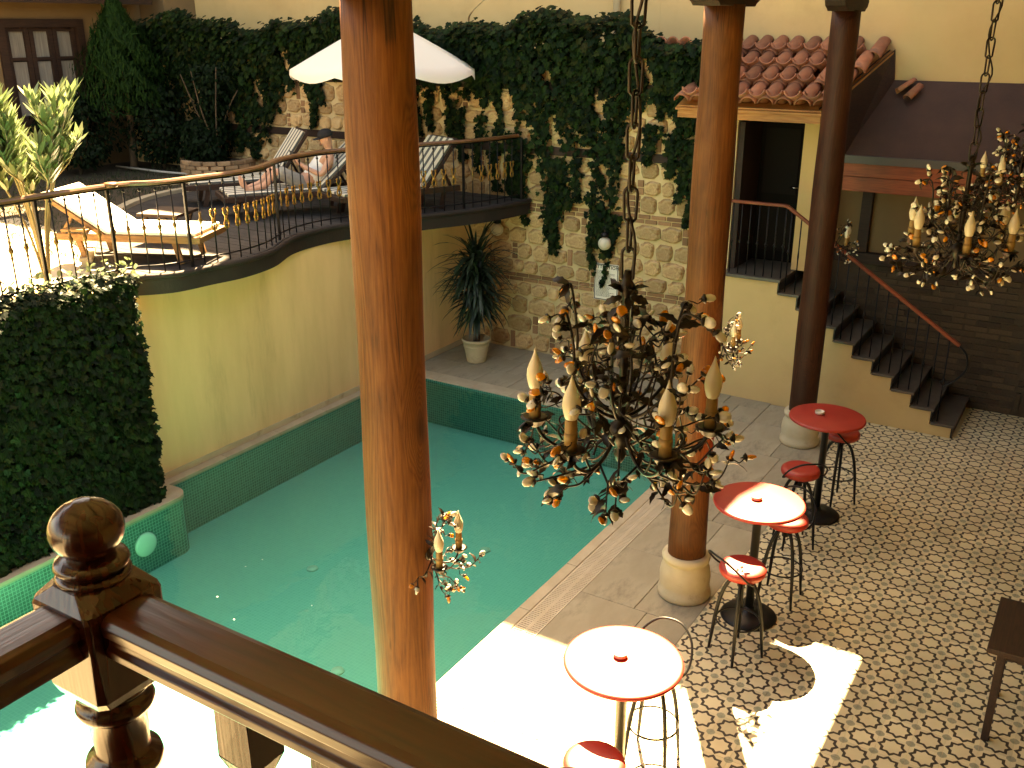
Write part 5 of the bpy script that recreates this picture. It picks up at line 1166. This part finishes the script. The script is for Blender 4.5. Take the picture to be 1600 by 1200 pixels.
def frame_to(d, roll=0):
    d = Vector(d).normalized(); return (d.to_track_quat('Y', 'Z') @ Euler((0, roll, 0)).to_quaternion()).to_euler()
def zframe(d, roll=0):
    d = Vector(d).normalized(); return (d.to_track_quat('Z', 'Y') @ Euler((0, 0, roll)).to_quaternion()).to_euler()
def add_leaf(t, p, d, s_, r): link('leaf', LEAF, None, t, p, frame_to(d, r.uniform(-1.2, 1.2)), (s_ * r.uniform(.6, .95), s_ * .88, s_ * .88))
def add_drop(t, p, d, s_, r, amber=.28):
    o = link('glass_petal', DROPS[1 if r.random() < amber else 0], None, t, p, zframe(d, r.uniform(0, 3)), (s_, s_, s_)); link('calyx', CUP, None, o)
def add_candle(t, p):
    link('candle_cup', CUPC, None, t, p); link('candle_sleeve', SLEEVE, None, t, (p[0], p[1], p[2] + .006)); link('bulb', BULB, None, t, (p[0], p[1], p[2] + .094))
def twig(t, ctrl, r, rad=.0035, nl=3, nd=2, ls=.06, ds=.029, name='branch'):
    pts = spline(ctrl, 7); q = MB(); q.tube(pts, [rad * (1.25 - .6 * i / (len(pts) - 1)) for i in range(len(pts))], 6); q.build(name, M['bronze'], t)
    n_ = len(pts)
    for k in range(nl):
        i = r.randint(int(n_ * .2), n_ - 2); tg = (pts[i + 1] - pts[i]).normalized(); sd = Vector((r.gauss(0, 1), r.gauss(0, 1), r.gauss(0, .8))); sd = (sd - tg * sd.dot(tg)).normalized()
        add_leaf(t, pts[i], tg * .5 + sd, ls * r.uniform(.7, 1.25), r)
    tg = (pts[-1] - pts[-2]).normalized(); add_drop(t, pts[-1], tg + Vector((0, 0, r.uniform(-.3, .3))), ds * r.uniform(.9, 1.25), r)
    for k in range(nd - 1):
        i = r.randint(int(n_ * .35), n_ - 2); d = Vector((r.gauss(0, 1), r.gauss(0, 1), r.gauss(0, .7))).normalized(); out = Vector((pts[i].x, pts[i].y, 0)); d = (d + out.normalized() * .9 if out.length > .01 else d).normalized(); L_ = r.uniform(.03, .055)
        side = d.orthogonal().normalized(); w = [pts[i] + d * L_ * u + side * .007 * math.sin(u * 7.5) for u in (0, .2, .4, .6, .8, 1)]
        q = MB(); q.tube(w, .0018, 5); q.build('tendril', M['bronze'], t); add_drop(t, w[-1], d, ds * r.uniform(.85, 1.2), r)
def chandelier(loc, rz, seed, label, dens=1.0):
    r = random.Random(seed); t = thing('chandelier', label, 'chandelier', loc, rz, 'bronze leaf chandeliers under the gallery roof')
    q = MB(); q.lathe([(.001, -.115), (.010, -.105), (.018, -.085), (.012, -.07), (.024, -.045), (.036, -.02), (.030, .0), (.016, .012), (.011, .03), (.011, .16), (.016, .17), (.011, .18), (.010, .36), (.020, .372), (.022, .385), (.012, .40), (.008, .425)], 18); q.build('stem', M['bronze'], t)
    for k in range(6): a_ = k * 1.05 + r.uniform(-.2, .2); add_leaf(t, (.012*math.cos(a_), .012*math.sin(a_), .37), (math.cos(a_), math.sin(a_), .75), .055, r)
    for k in range(4): a_ = k * 1.57 + .4; add_leaf(t, (.012*math.cos(a_), .012*math.sin(a_), .355), (math.cos(a_), math.sin(a_), -.35), .06, r)
    for k in range(6):
        a_ = R(60 * k + 15); c, s_ = math.cos(a_), math.sin(a_)
        pr = [(.02, -.01), (.07, -.065), (.14, -.085), (.205, -.055), (.235, -.008)]
        q = MB(); q.tube(spline([(u*c, u*s_, z) for u, z in pr], 7), .0052, 8); q.build('arm', M['bronze'], t)
        add_candle(t, (.235*c, .235*s_, .0))
        for j in range(5): b_ = a_ + r.uniform(-1.2, 1.2); add_leaf(t, (.235*c, .235*s_, -.008), (math.cos(b_), math.sin(b_), r.uniform(-.3, .35)), .062, r)
        q = MB(); sc = [(u*c, u*s_, z) for u, z in [(.14, -.085), (.17, -.03), (.145, .0), (.12, -.02), (.13, -.045)]]; q.tube(spline(sc, 6), .0035, 6); q.build('scroll', M['bronze'], t)
        # low outward spray
        for j in range(3):
            b_ = a_ + R(-26 + 26*j) + r.uniform(-.12, .12); c2, s2 = math.cos(b_), math.sin(b_); o_ = r.uniform(.27, .325)
            twig(t, [(.10*c, .10*s_, -.08), (.19*c2, .19*s2, -.105 + r.uniform(-.02, .02)), (o_*.9*c2, o_*.9*s2, -.09 + r.uniform(-.05, .05)), (o_*c2, o_*s2, r.uniform(-.14, .0))], r, .003, 4, 3, .058)
        # hanging spray
        b_ = a_ + R(30); c2, s2 = math.cos(b_), math.sin(b_); twig(t, [(.03*c2, .03*s2, -.06), (.08*c2, .08*s2, -.125), (.15*c2, .15*s2, -.13), (.20*c2, .20*s2, -.155 - r.uniform(0, .02))], r, .003, 4, 3, .055)
        # tall arching branch
        b_ = a_ + R(30) + r.uniform(-.2, .2); c2, s2 = math.cos(b_), math.sin(b_); hh_ = r.uniform(.27, .345); ot = r.uniform(.17, .225)
        twig(t, [(.012*c2, .012*s2, .02), (.07*c2, .07*s2, .05), (.135*c2, .135*s2, .13), (.145*c2, .145*s2, .24), (.165*c2, .165*s2, hh_ + .02), (ot*c2, ot*s2, hh_ + .015)], r, .0045, 8, 5, .062)
        # inner upright branch
        b_ = a_ + r.uniform(-.3, .3); c2, s2 = math.cos(b_), math.sin(b_); twig(t, [(.012*c2, .012*s2, .06), (.06*c2, .06*s2, .09), (.085*c2, .085*s2, .17), (.07*c2, .07*s2, .24), (.105*c2, .105*s2, .27 + r.uniform(-.03, .04))], r, .0038, 6, 4, .066)
        b_ = a_ + R(12); c2, s2 = math.cos(b_), math.sin(b_); twig(t, [(.05*c2, .05*s2, -.04), (.12*c2, .12*s2, .02), (.17*c2, .17*s2, .09), (.215*c2, .215*s2, .125 + r.uniform(-.03, .05))], r, .003, 5, 4, .055)
    for k in range(26):          # fine loose tendrils filling the tangle
        a_ = r.uniform(0, 6.28); b_ = a_ + r.uniform(-.7, .7); z1 = r.uniform(-.08, .24); o_ = r.uniform(.16, .30) if z1 < .12 else r.uniform(.10, .20)
        twig(t, [(.05*math.cos(a_), .05*math.sin(a_), z1), (.6*o_*math.cos(a_), .6*o_*math.sin(a_), z1 + r.uniform(-.03, .06)), (.85*o_*math.cos(b_), .85*o_*math.sin(b_), z1 + r.uniform(-.05, .05)), (o_*math.cos(b_), o_*math.sin(b_), z1 + r.uniform(-.06, .08))], r, .0024, 3, 2, .046, .031)
    # chain to the rafters and the flex beside it
    z = .44; k = 0; top = 5.15 - loc[2]
    while z < top:
        link('chain_link', LINK, None, t, (0, 0, z), (0, 0, R(90) if k % 2 else R(8 * math.sin(k))), (1, 1, 1)); z += .076; k += 1
    q = MB(); q.tube(spline([(.004 + .017*math.sin(i*1.9), .017*math.cos(i*2.3), .40 + (top - .40) * i / 12) for i in range(13)], 4), .0038, 6); q.build('flex', M['bronze'], t)
    q = MB(); q.lathe([(.05, top - .03), (.045, top), (.001, top + .002)], 16); q.build('ceiling_rose', M['bronze'], t)
    return t
chandelier((-1.03, 2.22, 3.585), R(8), 21, 'large bronze leaf chandelier with amber glass petals hanging in front of the pool')
chandelier((-.615, 5.05, 3.60), R(31), 22, 'smaller-looking bronze leaf chandelier at the right before the red beam')
chandelier((-.60, 7.5, 3.575), R(50), 23, 'farthest bronze leaf chandelier half cut off at the top right edge')
def sconce(loc, rz, seed, label):
    r = random.Random(seed); t = thing('wall_sconce', label, 'sconce', loc, rz, 'leafy bronze sconces on the columns')       # local +x points away from the column
    q = MB(); q.lathe([(.001, .02), (.028, .014), (.034, 0)], 16, Matrix.Rotation(R(90), 4, 'Y')); q.build('wall_plate', M['bronze'], t)
    for s_ in (-1, 1):
        q = MB(); q.tube(spline([(.0, 0, 0), (.05, s_*.02, -.045), (.10, s_*.07, -.05), (.115, s_*.10, -.012)], 7), .0045, 8); q.build('arm', M['bronze'], t); add_candle(t, (.115, s_*.10, 0))
        for j in range(4): b_ = r.uniform(0, 6.28); add_leaf(t, (.115, s_*.10, -.006), (math.cos(b_), math.sin(b_), r.uniform(-.2, .3)), .05, r)
        twig(t, [(.02, 0, -.02), (.09, s_*.06, -.09), (.17, s_*.10, -.085), (.215, s_*.13, -.03)], r, .003, 4, 4, .05)
        twig(t, [(.02, 0, .0), (.05, s_*.03, .07), (.055, s_*.05, .14), (.09, s_*.07, .185)], r, .003, 5, 4, .05)
        twig(t, [(.02, 0, -.03), (.03, s_*.09, -.06), (.03, s_*.15, -.04), (.05, s_*.20, -.06)], r, .003, 3, 3, .05)
        twig(t, [(.02, 0, -.03), (.06, s_*.02, -.11), (.09, s_*.05, -.14), (.12, s_*.05, -.175)], r, .003, 3, 3, .05)
    twig(t, [(.01, 0, .02), (.04, 0, .10), (.05, .01, .18), (.11, .0, .235)], r, .0035, 7, 5, .055)
    twig(t, [(.02, 0, -.02), (.10, 0, -.06), (.14, .02, -.02), (.19, .0, .03)], r, .003, 4, 4, .05)
    return t
sconce((-2.65 + .150, 3.25 + .02, 2.22), R(8), 31, 'sunlit sconce with two candle bulbs on the nearest column')
sconce((-2.57 + .150, 6.95 + .02, 2.28), R(8), 32, 'sunlit sconce on the middle column behind the large chandelier')
sconce((-2.67 + .150, 10.68 + .02, 2.36), R(8), 33, 'dim shaded sconce on the far dark column')
